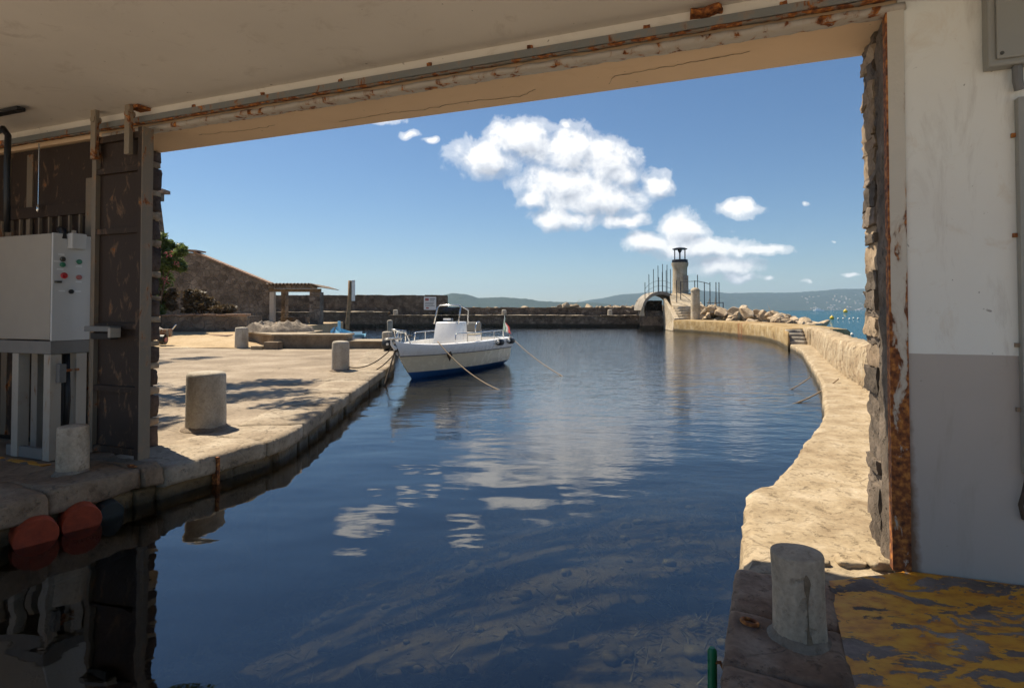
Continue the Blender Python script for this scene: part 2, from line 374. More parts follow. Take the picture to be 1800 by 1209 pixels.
# plaster surfaces
def plaster(name, c, stain=None, amt=.2, bump=.003, scale=1.2):
    m, t, pos, b = base_mat(name)
    n1 = t.noise(pos, scale, 6, .6); n2 = t.noise(pos, 40, 5); n3 = t.noise(pos, 3.5, 7, .7, .8)
    cc = t.mix(n1, tuple(x * .88 for x in c), tuple(min(.85, x * 1.08) for x in c))
    sm = t.ramp(n3, [(.56, 0.0), (.72, 1.0)])
    cc = t.mix(t.m('MULTIPLY', sm, amt), cc, stain or tuple(x * .6 for x in c))
    spk = t.ramp(t.noise(pos, 17, 2, .5), [(.745, 0.0), (.76, 1.0)])
    cc = t.mix(t.m('MULTIPLY', spk, .6), cc, (.12, .09, .06))
    t.put(b.inputs['Base Color'], cc); b.inputs['Roughness'].default_value = .75; b.inputs['Specular IOR Level'].default_value = .25
    h = t.m('ADD', t.m('MULTIPLY', n2, .25), t.m('MULTIPLY', n1, 1.2))
    t.put(b.inputs['Normal'], t.n('ShaderNodeBump', i_Strength=.5, i_Distance=bump, i_Height=h).outputs[0])
    return m, t, pos, b, cc
M['ceiling'] = plaster('ceiling_paint', (.70, .64, .57), (.46, .39, .33), .55)[0]
M['band'] = plaster('white_band', (.72, .67, .59), (.42, .34, .25), .4)[0]
M['soffit'] = plaster('tan_soffit', (.74, .53, .34), (.62, .41, .24), .35)[0]
M['crack'] = solid('crack_dark', (.06, .04, .025), .9)
mw, t, pos, b, cc = plaster('two_tone_wall', (.84, .79, .71), (.64, .54, .41), .55)
zz = t.n('ShaderNodeSeparateXYZ', i_0=pos).outputs[2]
low = t.m('GREATER_THAN', t.m('ADD', 1.249, t.m('MULTIPLY', t.noise(pos, 6, 5, .6), .006)), zz)
greyc = t.mix(t.noise(pos, 2.0, 6, .6), (.44, .385, .33), (.50, .44, .38))
cc2 = t.mix(low, cc, greyc)
scm = t.n('ShaderNodeMapping', i_0=pos); scm.inputs['Scale'].default_value = (1, 1, .22)
cc2 = t.mix(t.m('MULTIPLY', t.ramp(t.noise(scm.outputs[0], 5.5, 8, .7, .6), [(.55, 0.0), (.68, 1.0)]), .28), cc2, (.33, .26, .19))
cc2 = t.mix(t.m('MULTIPLY', t.ramp(t.noise(pos, 11, 9, .75, 1.2), [(.655, 0.0), (.68, 1.0)]), .6), cc2, (.20, .16, .12))
# rust wash bleeding from the steel frame onto the paint beside it
ud = t.vm('DOT_PRODUCT', t.vm('SUBTRACT', pos, (2.21, 3.33, 0)), (.934, -.357, 0))
lowf = t.m('MULTIPLY', t.m('SUBTRACT', 1.1, zz), .05)
bl = t.m('ADD', t.m('MULTIPLY', t.m('SUBTRACT', t.m('ADD', .095, lowf), ud), 26), t.m('MULTIPLY', t.m('SUBTRACT', t.noise(pos, 14, 6, .65), .5), 1.6), clamp=True)
cc2 = t.mix(t.m('MULTIPLY', bl, .8), cc2, (.17, .075, .02))
t.put(b.inputs['Base Color'], cc2); M['wall'] = mw
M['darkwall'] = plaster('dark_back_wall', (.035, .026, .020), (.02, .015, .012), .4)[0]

# worn yellow floor paint
m, t, pos, b = base_mat('yellow_worn_floor')
rot = t.n('ShaderNodeMapping', i_0=pos); rot.inputs['Rotation'].default_value = (0, 0, R(21)); rot.inputs['Scale'].default_value = (1, 1.7, 1)
n1 = t.noise(rot.outputs[0], 4.2, 10, .68, .5); n2 = t.noise(pos, 34, 6, .65); n3 = t.noise(rot.outputs[0], 1.6, 5, .6); n4 = t.noise(rot.outputs[0], 9, 5, .6)
con = t.ramp(n3, [(.32, (.11, .078, .058)), (.5, (.21, .155, .12)), (.7, (.38, .31, .25))])
con = t.mix(.6, con, t.ramp(n2, [(.3, .5), (.7, 1.2)]), 'MULTIPLY')
yel = t.ramp(n4, [(.3, (.42, .13, .018)), (.5, (.68, .29, .02)), (.7, (.76, .38, .03))])
pm = t.ramp(t.m('ADD', t.m('MULTIPLY', n1, .8), t.m('MULTIPLY', n4, .2)), [(.474, 0.0), (.490, 1.0)])
t.put(b.inputs['Base Color'], t.mix(pm, con, yel)); t.put(b.inputs['Roughness'], t.m('SUBTRACT', .85, t.m('MULTIPLY', pm, .3)))
t.put(b.inputs['Normal'], t.n('ShaderNodeBump', i_Strength=.7, i_Distance=.006, i_Height=t.m('ADD', t.m('MULTIPLY', pm, .5), t.m('MULTIPLY', n2, .6))).outputs[0])
M['yellowfloor'] = m

# leaves
def leafmat(name, a, c, tr=.35):
    m, t, pos, b = base_mat(name)
    t.put(b.inputs['Base Color'], t.mix(t.noise(pos, 2.3, 4), a, c)); b.inputs['Roughness'].default_value = .55
    tl = t.n('ShaderNodeBsdfTranslucent', i_Color=(*[x * 1.3 for x in c], 1))
    mx = t.n('ShaderNodeMixShader', i_0=tr, i_1=b.outputs[0], i_2=tl.outputs[0])
    o = [n for n in t.nt.nodes if n.type == 'OUTPUT_MATERIAL'][0]; t.put(o.inputs[0], mx.outputs[0]); return m
M['leaf'] = leafmat('oleander_leaf', (.05, .09, .02), (.13, .17, .045)); M['needle'] = leafmat('pine_needle', (.03, .06, .02), (.06, .10, .03), .2)
M['drybush'] = leafmat('dry_bush', (.07, .045, .02), (.13, .09, .045), .2); M['flower'] = leafmat('pink_flower', (.55, .10, .14), (.60, .18, .20), .3)
M['weed'] = leafmat('sea_weed', (.06, .052, .018), (.17, .14, .055), .2)

# water
def water(name, tint, ior, scale_near, calm, opaque=None):
    m, t, pos, b = base_mat(name)
    out = [n for n in t.nt.nodes if n.type == 'OUTPUT_MATERIAL'][0]
    sp = t.n('ShaderNodeSeparateXYZ', i_0=pos)
    mp = t.n('ShaderNodeMapping', i_0=pos); mp.inputs['Rotation'].default_value = (0, 0, R(12)); mp.inputs['Scale'].default_value = (.8, 1.5, 1)
    big = t.noise(mp.outputs[0], .9, 2, .4); med = t.noise(mp.outputs[0], 2.6, 3, .5, .3); fine = t.noise(mp.outputs[0], 8.5, 3, .5)
    far = t.ramp(t.m('MULTIPLY', t.m('ADD', sp.outputs[1], t.m('MULTIPLY', sp.outputs[0], .7)), 1 / 30.), [(.20, 0.0), (.42, .45), (.8, 1.0)]) if calm else 1.0
    h = t.m('ADD', t.m('MULTIPLY', big, .020), t.m('MULTIPLY', t.m('MULTIPLY', med, .026), t.m('ADD', t.m('MULTIPLY', far, 1.3), .035)))
    h = t.m('ADD', h, t.m('MULTIPLY', t.m('MULTIPLY', fine, .012), t.m('ADD', t.m('MULTIPLY', far, 1.1), .015)))
    bp = t.n('ShaderNodeBump', i_Strength=1.0, i_Distance=1.0 * scale_near, i_Height=h)
    gl = t.n('ShaderNodeBsdfGlossy', i_Roughness=.015, i_Normal=bp.outputs[0]); gl.inputs['Color'].default_value = (1, 1, 1, 1)
    fr = t.n('ShaderNodeFresnel', i_IOR=ior, i_Normal=bp.outputs[0])
    if opaque:
        b.inputs['Base Color'].default_value = (*opaque, 1); b.inputs['Roughness'].default_value = .6; b.inputs['Specular IOR Level'].default_value = 0
        body = b.outputs[0]
    else:
        tr = t.n('ShaderNodeBsdfTransparent'); tr.inputs[0].default_value = (*tint, 1); body = tr.outputs[0]
    mx = t.n('ShaderNodeMixShader', i_0=(t.m('MULTIPLY', fr.outputs[0], .45) if opaque else fr.outputs[0]), i_1=body, i_2=gl.outputs[0])
    t.put(out.inputs[0], mx.outputs[0])
    if not opaque:  # clear but slightly murky water: light dies off with depth
        va = t.n('ShaderNodeVolumeAbsorption'); va.inputs['Color'].default_value = (.62, .62, .52, 1); va.inputs['Density'].default_value = .95; t.put(out.inputs[1], va.outputs[0])
    return m
M['harbour'] = water('harbour_water', (.95, .96, .94), 1.88, 1.0, True)
M['sea'] = water('open_sea', None, 1.33, .8, False, (.008, .075, .13))
M['seabed'] = stone('seabed', (.04, .034, .015), (.085, .068, .028), (.14, .11, .05), 2.6, .025, 22, .5, per=0)

M['pebble'] = stone('seabed_pebble', (.05, .042, .02), (.12, .10, .045), (.26, .22, .11), 3, .01, 20, .3, per=0)
M['deepbed'] = stone('deep_water_dark', (.010, .016, .022), (.016, .026, .036), (.028, .038, .045), .4, .05, 4, .2, per=0)  # dark blue of deep water put into the bed colour

# ------------------------------------------------------------------ wall frame of the boathouse: u to the left along the wall, n outwards
U = Vector((-.9341, .3570, 0)); N = Vector((.3570, .9341, 0)); P0 = Vector((2.21, 3.33, 0))
def W(u, n, z): p = P0 + U * u + N * n; return Vector((p.x, p.y, z))
WATER = -.30

# ================================================================== SETTING
# open sea: sheet to the horizon, lying under the harbour sheet's level outside the mole
mb = MB(); S = 9500
mb.add([(-S, -S, WATER - .012), (S, -S, WATER - .012), (S, S, WATER - .012), (-S, S, WATER - .012), (-60, -30, WATER - .012), (16.6, -30, WATER - .012), (16.6, 64.2, WATER - .012), (-60, 64.2, WATER - .012)],
       [(0, 1, 5, 4), (1, 2, 6, 5), (2, 3, 7, 6), (3, 0, 4, 7)])
mb.build('sea', M['sea'], kind='structure', fix=False)
# inner edge of the mole seen from above: the pieces of sea between it and x = 16.6 are filled below once the mole path is known

# paths in plan ------------------------------------------------------
def catmull(pts, n=12):
    out = []; P = [Vector(p) for p in pts]; P = [P[0] * 2 - P[1]] + P + [P[-1] * 2 - P[-2]]
    for i in range(1, len(P) - 2):
        for k in range(n):
            t_ = k / n; a, b_, c, d = P[i - 1], P[i], P[i + 1], P[i + 2]
            out.append(.5 * ((2 * b_) + (-a + c) * t_ + (2 * a - 5 * b_ + 4 * c - d) * t_ ** 2 + (-a + 3 * b_ - 3 * c + d) * t_ ** 3))
    out.append(P[-2]); return out
class Path:
    def __init__(s, pts):
        s.p = [Vector((q[0], q[1])) for q in pts]; s.L = [0]
        for a, b_ in zip(s.p, s.p[1:]): s.L.append(s.L[-1] + (b_ - a).length)
    def at(s, d):
        d = max(0, min(s.L[-1] - 1e-6, d)); i = 0
        while s.L[i + 1] < d: i += 1
        t_ = (d - s.L[i]) / (s.L[i + 1] - s.L[i]); return s.p[i].lerp(s.p[i + 1], t_)
    def nrm(s, d):  # right-hand normal of travel, smoothed
        v = (s.at(d + .15) - s.at(d - .15)).normalized(); return Vector((v.y, -v.x))
    def pt(s, d, o, z): q = s.at(d) + s.nrm(d) * o; return Vector((q.x, q.y, z))
    def dist(s, y):  # arc length at world y
        for i in range(len(s.p) - 1):
            if s.p[i].y <= y <= s.p[i + 1].y: return s.L[i] + (y - s.p[i].y) / max(1e-6, s.p[i + 1].y - s.p[i].y) * (s.L[i + 1] - s.L[i])
        return s.L[-1]
QUAY = Path([(-5.2, 1.4), (-3.76, 4.45), (-3.32, 5.40), (-2.80, 6.62), (-2.74, 6.95), (-2.92, 9.87), (-3.37, 16.08), (-4.62, 22.4)])
# water edge of the mole, from the boathouse door outwards
MOLE = Path(catmull([(1.30, 3.36), (1.66, 4.15), (1.98, 4.86), (2.55, 5.50), (3.55, 6.95), (4.6, 8.5), (5.35, 9.9), (6.73, 12.5), (8.96, 17.27), (11.3, 22.4), (13.0, 27.12), (14.9, 33.2), (15.49, 38.76), (15.2, 44.0), (14.01, 49.37)], 8))

# harbour water sheet
qe = [(p.x - .5, p.y) for p in QUAY.p]
poly = [(-40, -8), (3.2, -8), (1.75, 2.0)] + [(MOLE.pt(d, .8, 0).x, MOLE.pt(d, .8, 0).y) for d in [i * MOLE.L[-1] / 60 for i in range(61)]] + [(17.8, 62.2), (-34, 62.4), (-34, 21), (-40, 20)]
mb = MB(); mb.prism(poly, -4.6, WATER)
hw = mb.build('harbour_water', M['harbour'], kind='structure')
# outer strip of sea between the mole and the big sheet
strip = [(MOLE.pt(d, 1.6, 0).x, MOLE.pt(d, 1.6, 0).y) for d in [i * MOLE.L[-1] / 60 for i in range(6, 61)]]
poly = strip + [(18.5, 64.1), (60, 64.1), (60, -20), (9, -20), (4.2, 2)]
bm = bmesh.new(); vs = [bm.verts.new((x, y, WATER + .004)) for x, y in poly]; bm.faces.new(vs); bmesh.ops.triangulate(bm, faces=bm.faces[:]); bm.verts.index_update()
mb = MB(); mb.add([v.co.copy() for v in bm.verts], [tuple(v.index for v in f.verts) for f in bm.faces]); bm.free()
so = mb.build('sea', M['sea'], kind='structure')
for p_ in so.data.polygons:
    if p_.normal.z < 0: p_.flip()

# seabed: shelving up towards the right-hand floor
def bed(x, y):
    d = (x - 1.3 - (y - 3.3) * .38)          # distance from the right edge (negative to the left)
    q = d + 1.9; sp = -math.log(1 + math.exp(-q * 2.2)) / 2.2        # smooth shelving
    sy = math.log(1 + math.exp((y - 6.0) * 1.5)) / 1.5
    return max(-4.0, -.95 + .28 * sp - .12 * sy) + .03 * fbm(x * .9, y * .9) + .018 * fbm(x * 3, y * 3)
mb = MB(); nx, ny = 110, 120; g = []
xs = [-9 + 17 * i / nx for i in range(nx + 1)]; ys = [-3 + 22 * (j / ny) ** 1.3 for j in range(ny + 1)]
mb.add([(x, y, bed(x, y)) for y in ys for x in xs], [(j * (nx + 1) + i, j * (nx + 1) + i + 1, (j + 1) * (nx + 1) + i + 1, (j + 1) * (nx + 1) + i) for j in range(ny) for i in range(nx)])
mb.build('seabed', M['seabed'], smooth='all', kind='structure', fix=False)
mb = MB(); mb.add([(-45, -9, -4.2), (25, -9, -4.2), (25, 66, -4.2), (-45, 66, -4.2)], [(0, 1, 2, 3)]); mb.build('seabed', M['deepbed'], kind='structure', fix=False)

# ---- left quay deck
def zgr(x, y):
    k = max(0, min(1, (y - 21.5) / 8)) * max(0, min(1, (-8.5 - x) / 3)); return .55 * k * k * (3 - 2 * k)
mb = MB(); rows = [5.3 + i * .35 for i in range(50)]; nx = 40
lefts = -30
for y in rows:
    e = QUAY.at(QUAY.dist(y)).x - .80
    for i in range(nx + 1):
        x = e + (lefts - e) * (i / nx) ** 1.5
        mb.v.append(Vector((x, y, -.012 + zgr(x, y) + .012 * fbm(x * .8, y * .8))))
mb.f = [(j * (nx + 1) + i, (j + 1) * (nx + 1) + i, (j + 1) * (nx + 1) + i + 1, j * (nx + 1) + i + 1) for j in range(len(rows) - 1) for i in range(nx)]
mb.build('quay_pavement', M['quay'], smooth='all', kind='structure', fix=False)
# ground rising to the sheds
def xr(y):
    P = [(22, -9.3), (27.5, -12.2), (36, -12.6), (46, -13.6)]
    for (a, c), (b_, d) in zip(P, P[1:]):
        if y <= b_: return c + (d - c) * (y - a) / (b_ - a)
    return -13.6
mb = MB(); rows = [22.42 + i * .6 for i in range(40)]; nx = 40
for y in rows:
    e = xr(y)
    mb.v.append(Vector((e, y, -1.2)))
    for i in range(nx + 1):
        x = e - 34 * (i / nx) ** 1.4
        mb.v.append(Vector((x, y, zgr(x, y) + .02 * fbm(x * .6, y * .6))))
n2 = nx + 2
mb.f = [(j * n2 + i, (j + 1) * n2 + i, (j + 1) * n2 + i + 1, j * n2 + i + 1) for j in range(len(rows) - 1) for i in range(n2 - 1)]
mb.build('ground', M['ground'], smooth=True, kind='structure', fix=False)

# ---- quay edge: coping slabs and face stones, one object each
quay = thing('quay_edge', (-3.2, 9, -.6), 'worn concrete quay edge with coping slabs beside the moored motorboat', 'quay')
s0 = QUAY.dist(5.42); s = s0; k = 0
lens = [1.25, .95, 1.5, 1.35, 1.9, 1.6, 2.2, 1.8, 2.4, 2.1, 2.5]
while s < QUAY.L[-1] - .3:
    L = min(lens[k % len(lens)], QUAY.L[-1] - s); wd = 1.0 if k not in (2, 3, 4) else .86
    if k > 4: wd = 1.02
    mb = MB()
    fm = lambda a, b_, c, s=s, L=L, wd=wd: QUAY.pt(s + (a + 1) / 2 * L + .006 * (0 if a < 0 else -1), .03 - wd * (1 - b_) / 2, -.185 + (c + 1) / 2 * .195)
    mb.rough(fm, (max(8, int(L * 9)), 9, 4), .30, .020, 3.6, k, (L / 2, wd / 2, .1))
    mb.build('coping_slab', M['coping'], quay, smooth='all')
    s += L; k += 1
s = s0; k = 0
while s < QUAY.L[-1] - .3:
    L = random.uniform(.45, 1.0); mb = MB()
    L = min(L, QUAY.L[-1] - s)
    dr = random.uniform(-.03, .02)
    fm = lambda a, b_, c, s=s, L=L, dr=dr: QUAY.pt(s + (a + 1) / 2 * L, -.02 + dr - .4 * (1 - b_) / 2, -.70 + (c + 1) / 2 * .53)
    mb.rough(fm, (6, 4, 7), .14, .022, 4.5, 40 + k, (L / 2, .2, .26)); mb.build('face_stone', M['quaystone'], quay, smooth='all')
    s += L; k += 1
mb = MB(); mb.loft([[QUAY.pt(d, -.25, -3.5), QUAY.pt(d, -.25, -.25), QUAY.pt(d, -1.2, -.25), QUAY.pt(d, -1.2, -3.5)] for d in [s0 + i * (QUAY.L[-1] - s0) / 40 for i in range(41)]])
mb.build('core', M['quaystone'], quay)

# ---- inner quay (left side of the boat slip, in the shade of the boathouse)
ZL = .055
inner = thing('slip_edge', (-3.7, 4.4, -.6), 'dark worn stone edge of the boat slip below the control cabinet', 'quay')
s = QUAY.dist(1.5); k = 0
for L in (1.15, 1.3, .95, .75, .62):
    L = min(L, s0 - s)
    if L < .1: break
    mb = MB()
    fm = lambda a, b_, c, s=s, L=L: QUAY.pt(s + (a + 1) / 2 * L - .008 * (a > 0), .02 + .03 * math.sin(s * 3) - .75 * (1 - b_) / 2, ZL - .20 + (c + 1) / 2 * .20)
    mb.rough(fm, (12, 8, 5),   .30, .024, 4.5, 90 + k, (L / 2, .37, .1)); mb.build('edge_slab', M['floorin'], inner, smooth='all')
    s += L; k += 1
s = QUAY.dist(1.5); k = 0
while s < s0 - .05:
    L = min(random.uniform(.5, .85), s0 - s); dr = random.uniform(-.05, .0)
    mb = MB(); fm = lambda a, b_, c, s=s, L=L, dr=dr: QUAY.pt(s + (a + 1) / 2 * L, -.05 + dr - .4 * (1 - b_) / 2, -.75 + (c + 1) / 2 * .60)
    mb.rough(fm, (7, 4, 8), .16, .03, 4.5, 120 + k, (L / 2, .2, .3)); mb.build('face_stone', M['quaystone'], inner, smooth='all'); s += L; k += 1
mb = MB(); a, b_ = QUAY.dist(1.45), s0
mb.loft([[QUAY.pt(d, -.30, -3.5), QUAY.pt(d, -.30, -.2), QUAY.pt(d, -1.2, -.2), QUAY.pt(d, -1.2, -3.5)] for d in (a, (a + b_) / 2, b_)]); mb.build('core', M['quaystone'], inner)
# inner left floor
pl = [QUAY.pt(QUAY.dist(1.45), -.62, 0), QUAY.pt(s0 - .02, -.62, 0), W(7.2, .30, 0), W(10.5, .30, 0), W(10.5, -5.0, 0)]
mb = MB(); mb.prism([(p.x, p.y) for p in pl], -.3, ZL - .012); mb.build('floor', M['floorin'], kind='structure')
mb = MB(); c0 = W(6.93, -.40, 0)
mb.rough(lambda a, b_, c: W(7.45 + a * .58, -.44 + b_ * .035, ZL - .009 + c * .004), (12, 3, 1), .1, .008, 7, 3, (.58, .04, .004)); mb.build('paint_stripe', M['yellowfloor'], None, kind='structure')

# ---- right floor (edge slabs + yellow-painted floor)
ea = Vector((1.30, 3.36)); ed = Vector((.41, .912)).normalized(); er = Vector((ed.y, -ed.x))
def RF(s_, o, z): p = ea - ed * s_ + er * o; return Vector((p.x, p.y, z))
fr = thing('slip_kerb', (1.2, 2.4, -.6), 'brown worn stone kerb of the slip under the concrete bollard', 'kerb')
k = 0; s = -.02
for L in (.52, .48, .70, .9):
    mb = MB(); mb.rough(lambda a, b_, c, s=s, L=L: RF(s + (a + 1) / 2 * L - .006 * (a > 0), .255 + b_ * .255, -.10 + c * .10), (12, 12, 5), .35, .010, 4, 200 + k, (L / 2, .25, .1))
    mb.build('kerb_slab', M['floor'], fr, smooth='all'); s += L; k += 1
mb = MB(); mb.hexa([RF(2.6, .04, -3), RF(2.6, 1, -3), RF(-.02, 1, -3), RF(-.02, .04, -3), RF(2.6, .04, -.15), RF(2.6, 1, -.15), RF(-.02, 1, -.15), RF(-.02, .04, -.15)]); mb.build('kerb_wall', M['quaystone'], fr)
mb = MB(); nxx, nyy = 36, 36
q0, q1 = RF(2.6, .50, 0), RF(-.01, .50, 0)
for j in range(nyy + 1):
    for i in range(nxx + 1):
        o_ = .488 + 2.4 * (i / nxx) ** 1.3; nt_ = -.30 + .285 * min(1, (o_ - .488) / .42); sf = (-.297 - .057 * o_ - nt_) / .998
        base = RF(2.6 - (2.6 - sf) * j / nyy, o_, 0)
        mb.v.append(Vector((base.x, base.y, -.006 + .012 * fbm(base.x * 2, base.y * 2) + (.014 if j > 34 else 0))))
mb.f = [(j * (nxx + 1) + i, j * (nxx + 1) + i + 1, (j + 1) * (nxx + 1) + i + 1, (j + 1) * (nxx + 1) + i) for j in range(nyy) for i in range(nxx)]
mb.build('floor', M['yellowfloor'], smooth='all', kind='structure', fix=False)
mb = MB(); mb.prism([(p.x, p.y) for p in (RF(2.6, .52, 0), RF(5.2, .52, 0), RF(5.2, 4, 0), RF(2.6, 4, 0))], -.3, -.012); mb.build('floor', M['floor'], kind='structure')

mb = MB(); mb.prism([(p.x, p.y) for p in (W(-12, -4.4, 0), W(-12, -22, 0), W(18, -22, 0), W(18, -4.4, 0))], -1.5, -.022); mb.build('bounce_slab', M['bounceslab'], kind='structure')  # unseen slab added behind the camera to bounce sunlight into the interior

# ---- mole: rough sunlit path beyond the door, parapet, higher far deck
dS = MOLE.dist(26.0)
PAR = Path(catmull([(3.45, 4.2), (4.95, 6.9), (6.59, 10.42), (8.59, 15.11), (10.85, 20.0), (12.80, 24.2), (13.75, 26.4)], 8))
def right_of(p):
    y = p.y - .35
    if y < 4.2: k = (y - 3.0) / 1.2; return Vector((2.9 + .55 * k, 3.0 + 1.2 * k))
    return PAR.at(PAR.dist(y))
mb = MB(); ns = 260; prof = 34
for i in range(ns + 1):
    d = (dS + 1.3) * i / ns; m0 = MOLE.at(d); r0 = right_of(m0); nr = MOLE.nrm(d); near = max(0, min(1, (4.2 - d) / 2.5))
    a0 = m0 + nr * .09
    for j in range(prof + 1):
        if j == 0: p = MOLE.pt(d, .16, -1.6)
        elif j == 1: p = MOLE.pt(d, .05, -.42)
        elif j == 2: p = MOLE.pt(d, .03, -.22)
        elif j == 3: p = MOLE.pt(d, .04, -.08)
        else:
            q = a0.lerp(r0, (j - 4) / (prof - 4)); p = Vector((q.x, q.y, -.035))
        # low ledges where the near end has broken away, smoother worn concrete further out
        e = fbm(p.x * 1.1, p.y * 1.1, 3) * .022 + fbm(p.x * 5, p.y * 5, 9) * .010
        if near > 0:
            lay = fbm(p.x * 1.6, p.y * 3.2, 5) * 2.2; e += near * .4 * (.026 * (math.floor(lay * 2) / 2) + .022 * fbm(p.x * 6, p.y * 9, 15))
        if j >= 2: p.z += e * (1 if j > 3 else .4)
        if 1 <= j <= 5:
            h = (fbm(d * 1.6, p.z * 3, 2) * .03 + fbm(d * 6, p.z * 7, 4) * .014) * (1 + .6 * near); p.x += nr.x * h; p.y += nr.y * h
        mb.v.append(p)
n2 = prof + 1
mb.f = [(i * n2 + j, (i + 1) * n2 + j, (i + 1) * n2 + j + 1, i * n2 + j + 1) for i in range(ns) for j in range(prof)]
mb.build('mole_path', M['sunstone'], smooth=True, kind='structure')
# loose stones lying on the path by the threshold
for i, (u, n_, r) in enumerate(((.03, .13, .06), (.20, .10, .05), (.40, .02, .045))):
    c = W(u, n_, 0); mb = MB(); mb.rough(lambda a, b_, cc_: c + Vector((a * r * 1.5, b_ * r, -.03 + cc_ * r * .55)), (6, 6, 4), .7, .025, 9, 300 + i, (1, 1, .6))
    mb.build('loose_stone', M['sunstone'], None, 'all', ['pale loose stone at the foot of the right door jamb', 'broken stone lying just beside the right jamb base', 'small broken stone behind the near right bollard', 'small pointed stone on the water side of the threshold'][i], 'stone', 'loose stones on the threshold')
# parapet
pr = thing('parapet_wall', (8, 14, 0), 'low rough sunlit parapet wall along the seaward side of the mole path', 'wall')
mb = MB(); ns = 200
P6 = [(0, -.1), (.0, .35), (.02, .62), (.06, .76), (.14, .80), (.34, .81), (.52, .80), (.60, .72), (.64, .3), (.64, -1.2)]
for i in range(ns + 1):
    d = PAR.L[-1] * i / ns
    for j, (o, z) in enumerate(P6):
        p = PAR.pt(d, o - .03, z)
        h = fbm(d * 1.1, z * 2.0, 7) * .04 + fbm(d * 4, z * 5, 8) * .025
        nr = PAR.nrm(d); p.x += nr.x * h; p.y += nr.y * h
        if j in (3, 4, 5, 6, 7): p.z += fbm(d * 1.3, o * 4, 11) * .04 + fbm(d * 6, o * 9, 12) * .025 - .06 * min(1, d / 22)
        mb.v.append(p)
n2 = len(P6)
mb.f = [(i * n2 + j, (i + 1) * n2 + j, (i + 1) * n2 + j + 1, i * n2 + j + 1) for i in range(ns) for j in range(n2 - 1)]
mb.f += [tuple(range(n2)), tuple(ns * n2 + j for j in range(n2))]
mb.build('wall_body', M['parapet'], pr, smooth='all')
# high deck of the far mole
mb = MB(); ns = 90; d1_ = dS + 1.25; dE = MOLE.L[-1]
PD = [(.10, -1.6), (.04, -.25), (.0, .1), (.0, .50), (.03, .60), (.4, .63), (1.6, .64), (2.6, .63), (2.75, .5), (2.8, -1.6)]
for i in range(ns + 1):
    d = d1_ + (dE - d1_) * i / ns
    for j, (o, z) in enumerate(PD):
        p = MOLE.pt(d, o, z + (.05 * (d - d1_) / (dE - d1_) if z > 0 else 0)); h = fbm(d * .9, z * 2, 17) * .04 + fbm(d * 3, z * 4, 18) * .03
        nr = MOLE.nrm(d); p.x += nr.x * h; p.y += nr.y * h
        if 4 <= j <= 7: p.z += .012 * fbm(d * 2, o * 2, 19)
        mb.v.append(p)
n2 = len(PD); mb.f = [(i * n2 + j, (i + 1) * n2 + j, (i + 1) * n2 + j + 1, i * n2 + j + 1) for i in range(ns) for j in range(n2 - 1)] + [tuple(range(n2)), tuple(ns * n2 + j for j in range(n2))]
mb.build('mole_deck', M['molewall'], smooth=True, kind='structure')
# steps from the path up to the deck
st = thing('mole_steps', MOLE.pt(dS + .4, .9, 0), 'short flight of concrete steps from the mole path to the higher deck', 'steps')
for i in range(4):
    mb = MB(); a0 = dS - .12 + i * .33; z1 = .135 + i * .155
    mb.rough(lambda a, b_, c, a0=a0, z1=z1: MOLE.pt(a0 + (a + 1) / 2 * (d1_ + .02 - a0), .37 + b_ * .36, (z1 - .3) / 2 + c * (z1 + .3) / 2), (4, 5, 4), .08, .012, 4, 400 + i, (.5, .5, .3)); mb.build('step', M['archstone'], st, smooth='all')
mb = MB(); mb.rough(lambda a, b_, c: MOLE.pt(dS + .55 + a * .72, -.015 + b_ * .035, -.45 + c * .98), (8, 2, 10), .2, .03, 3, 420, (.7, .1, 1)); mb.build('side_wall', M['molewall'], st, smooth='all')
mb = MB(); mb.rough(lambda a, b_, c: MOLE.pt(dS + .4 + a * .95, 1.18 + b_ * .42, .1 + c * .60), (8, 4, 8), .25, .03, 3, 421, (.9, .3, .6)); mb.build('side_wall', M['parapet'], st, smooth='all')

# ---- far harbour wall
fw = thing('harbour_wall', (-6, 62, -1), 'long dark rubble harbour wall closing the far side of the basin', 'wall')
mb = MB(); mb.box(-34, 18.2, 61.0, 63.0, -1.6, .93); mb.build('water_wall', M['farwall'], fw)
mb = MB(); mb.box(-34, -13.3, 60.9, 62.3, .6, 1.28); mb.build('raised_ledge', M['farwall'], fw)
x = -34.0
while x < 13.4:  # pale broken ledge stones along the top edge, one each
    L = random.uniform(1.3, 2.6); z = .93 if x > -13.3 else 1.28
    if random.random() > .06:
        mb = MB(); tp = random.uniform(.04, .12); mb.rough(lambda a, b_, c: Vector((x + (a + 1) / 2 * L, 61.25 + b_ * .55, z + .004 + (c + 1) / 2 * tp)), (5, 3, 2), .3, .05, 1.2, x, (L / 2, .5, .06)); mb.build('ledge_stone', M['ledge'], fw, smooth='all')
    x += L
mb = MB(); mb.box(-7.25, 14.2, 63.0, 64.0, -1, 1.76); mb.build('parapet', M['farwall'], fw)
mb = MB(); mb.box(-34, -7.25, 63.0, 64.3, -1, 3.12); mb.build('high_wall', M['farwall'], fw)
x = -34.0
while x < 14:
    L = random.uniform(.5, 1.1); hz = 3.12 if x < -7.5 else 1.76
    if x < -7.25 < x + L: L = -7.25 - x + .002
    mb = MB(); tp = random.uniform(.03, .10); mb.rough(lambda a, b_, c: Vector((x + (a + 1) / 2 * L, 63.55 + b_ * .56, hz + .003 + (c + 1) / 2 * tp)), (2, 2, 1), .4, .03, 1.5, x, (L / 2, .5, .06)); mb.build('cap_stone', M['farwall'], fw, smooth='all')
    x += L
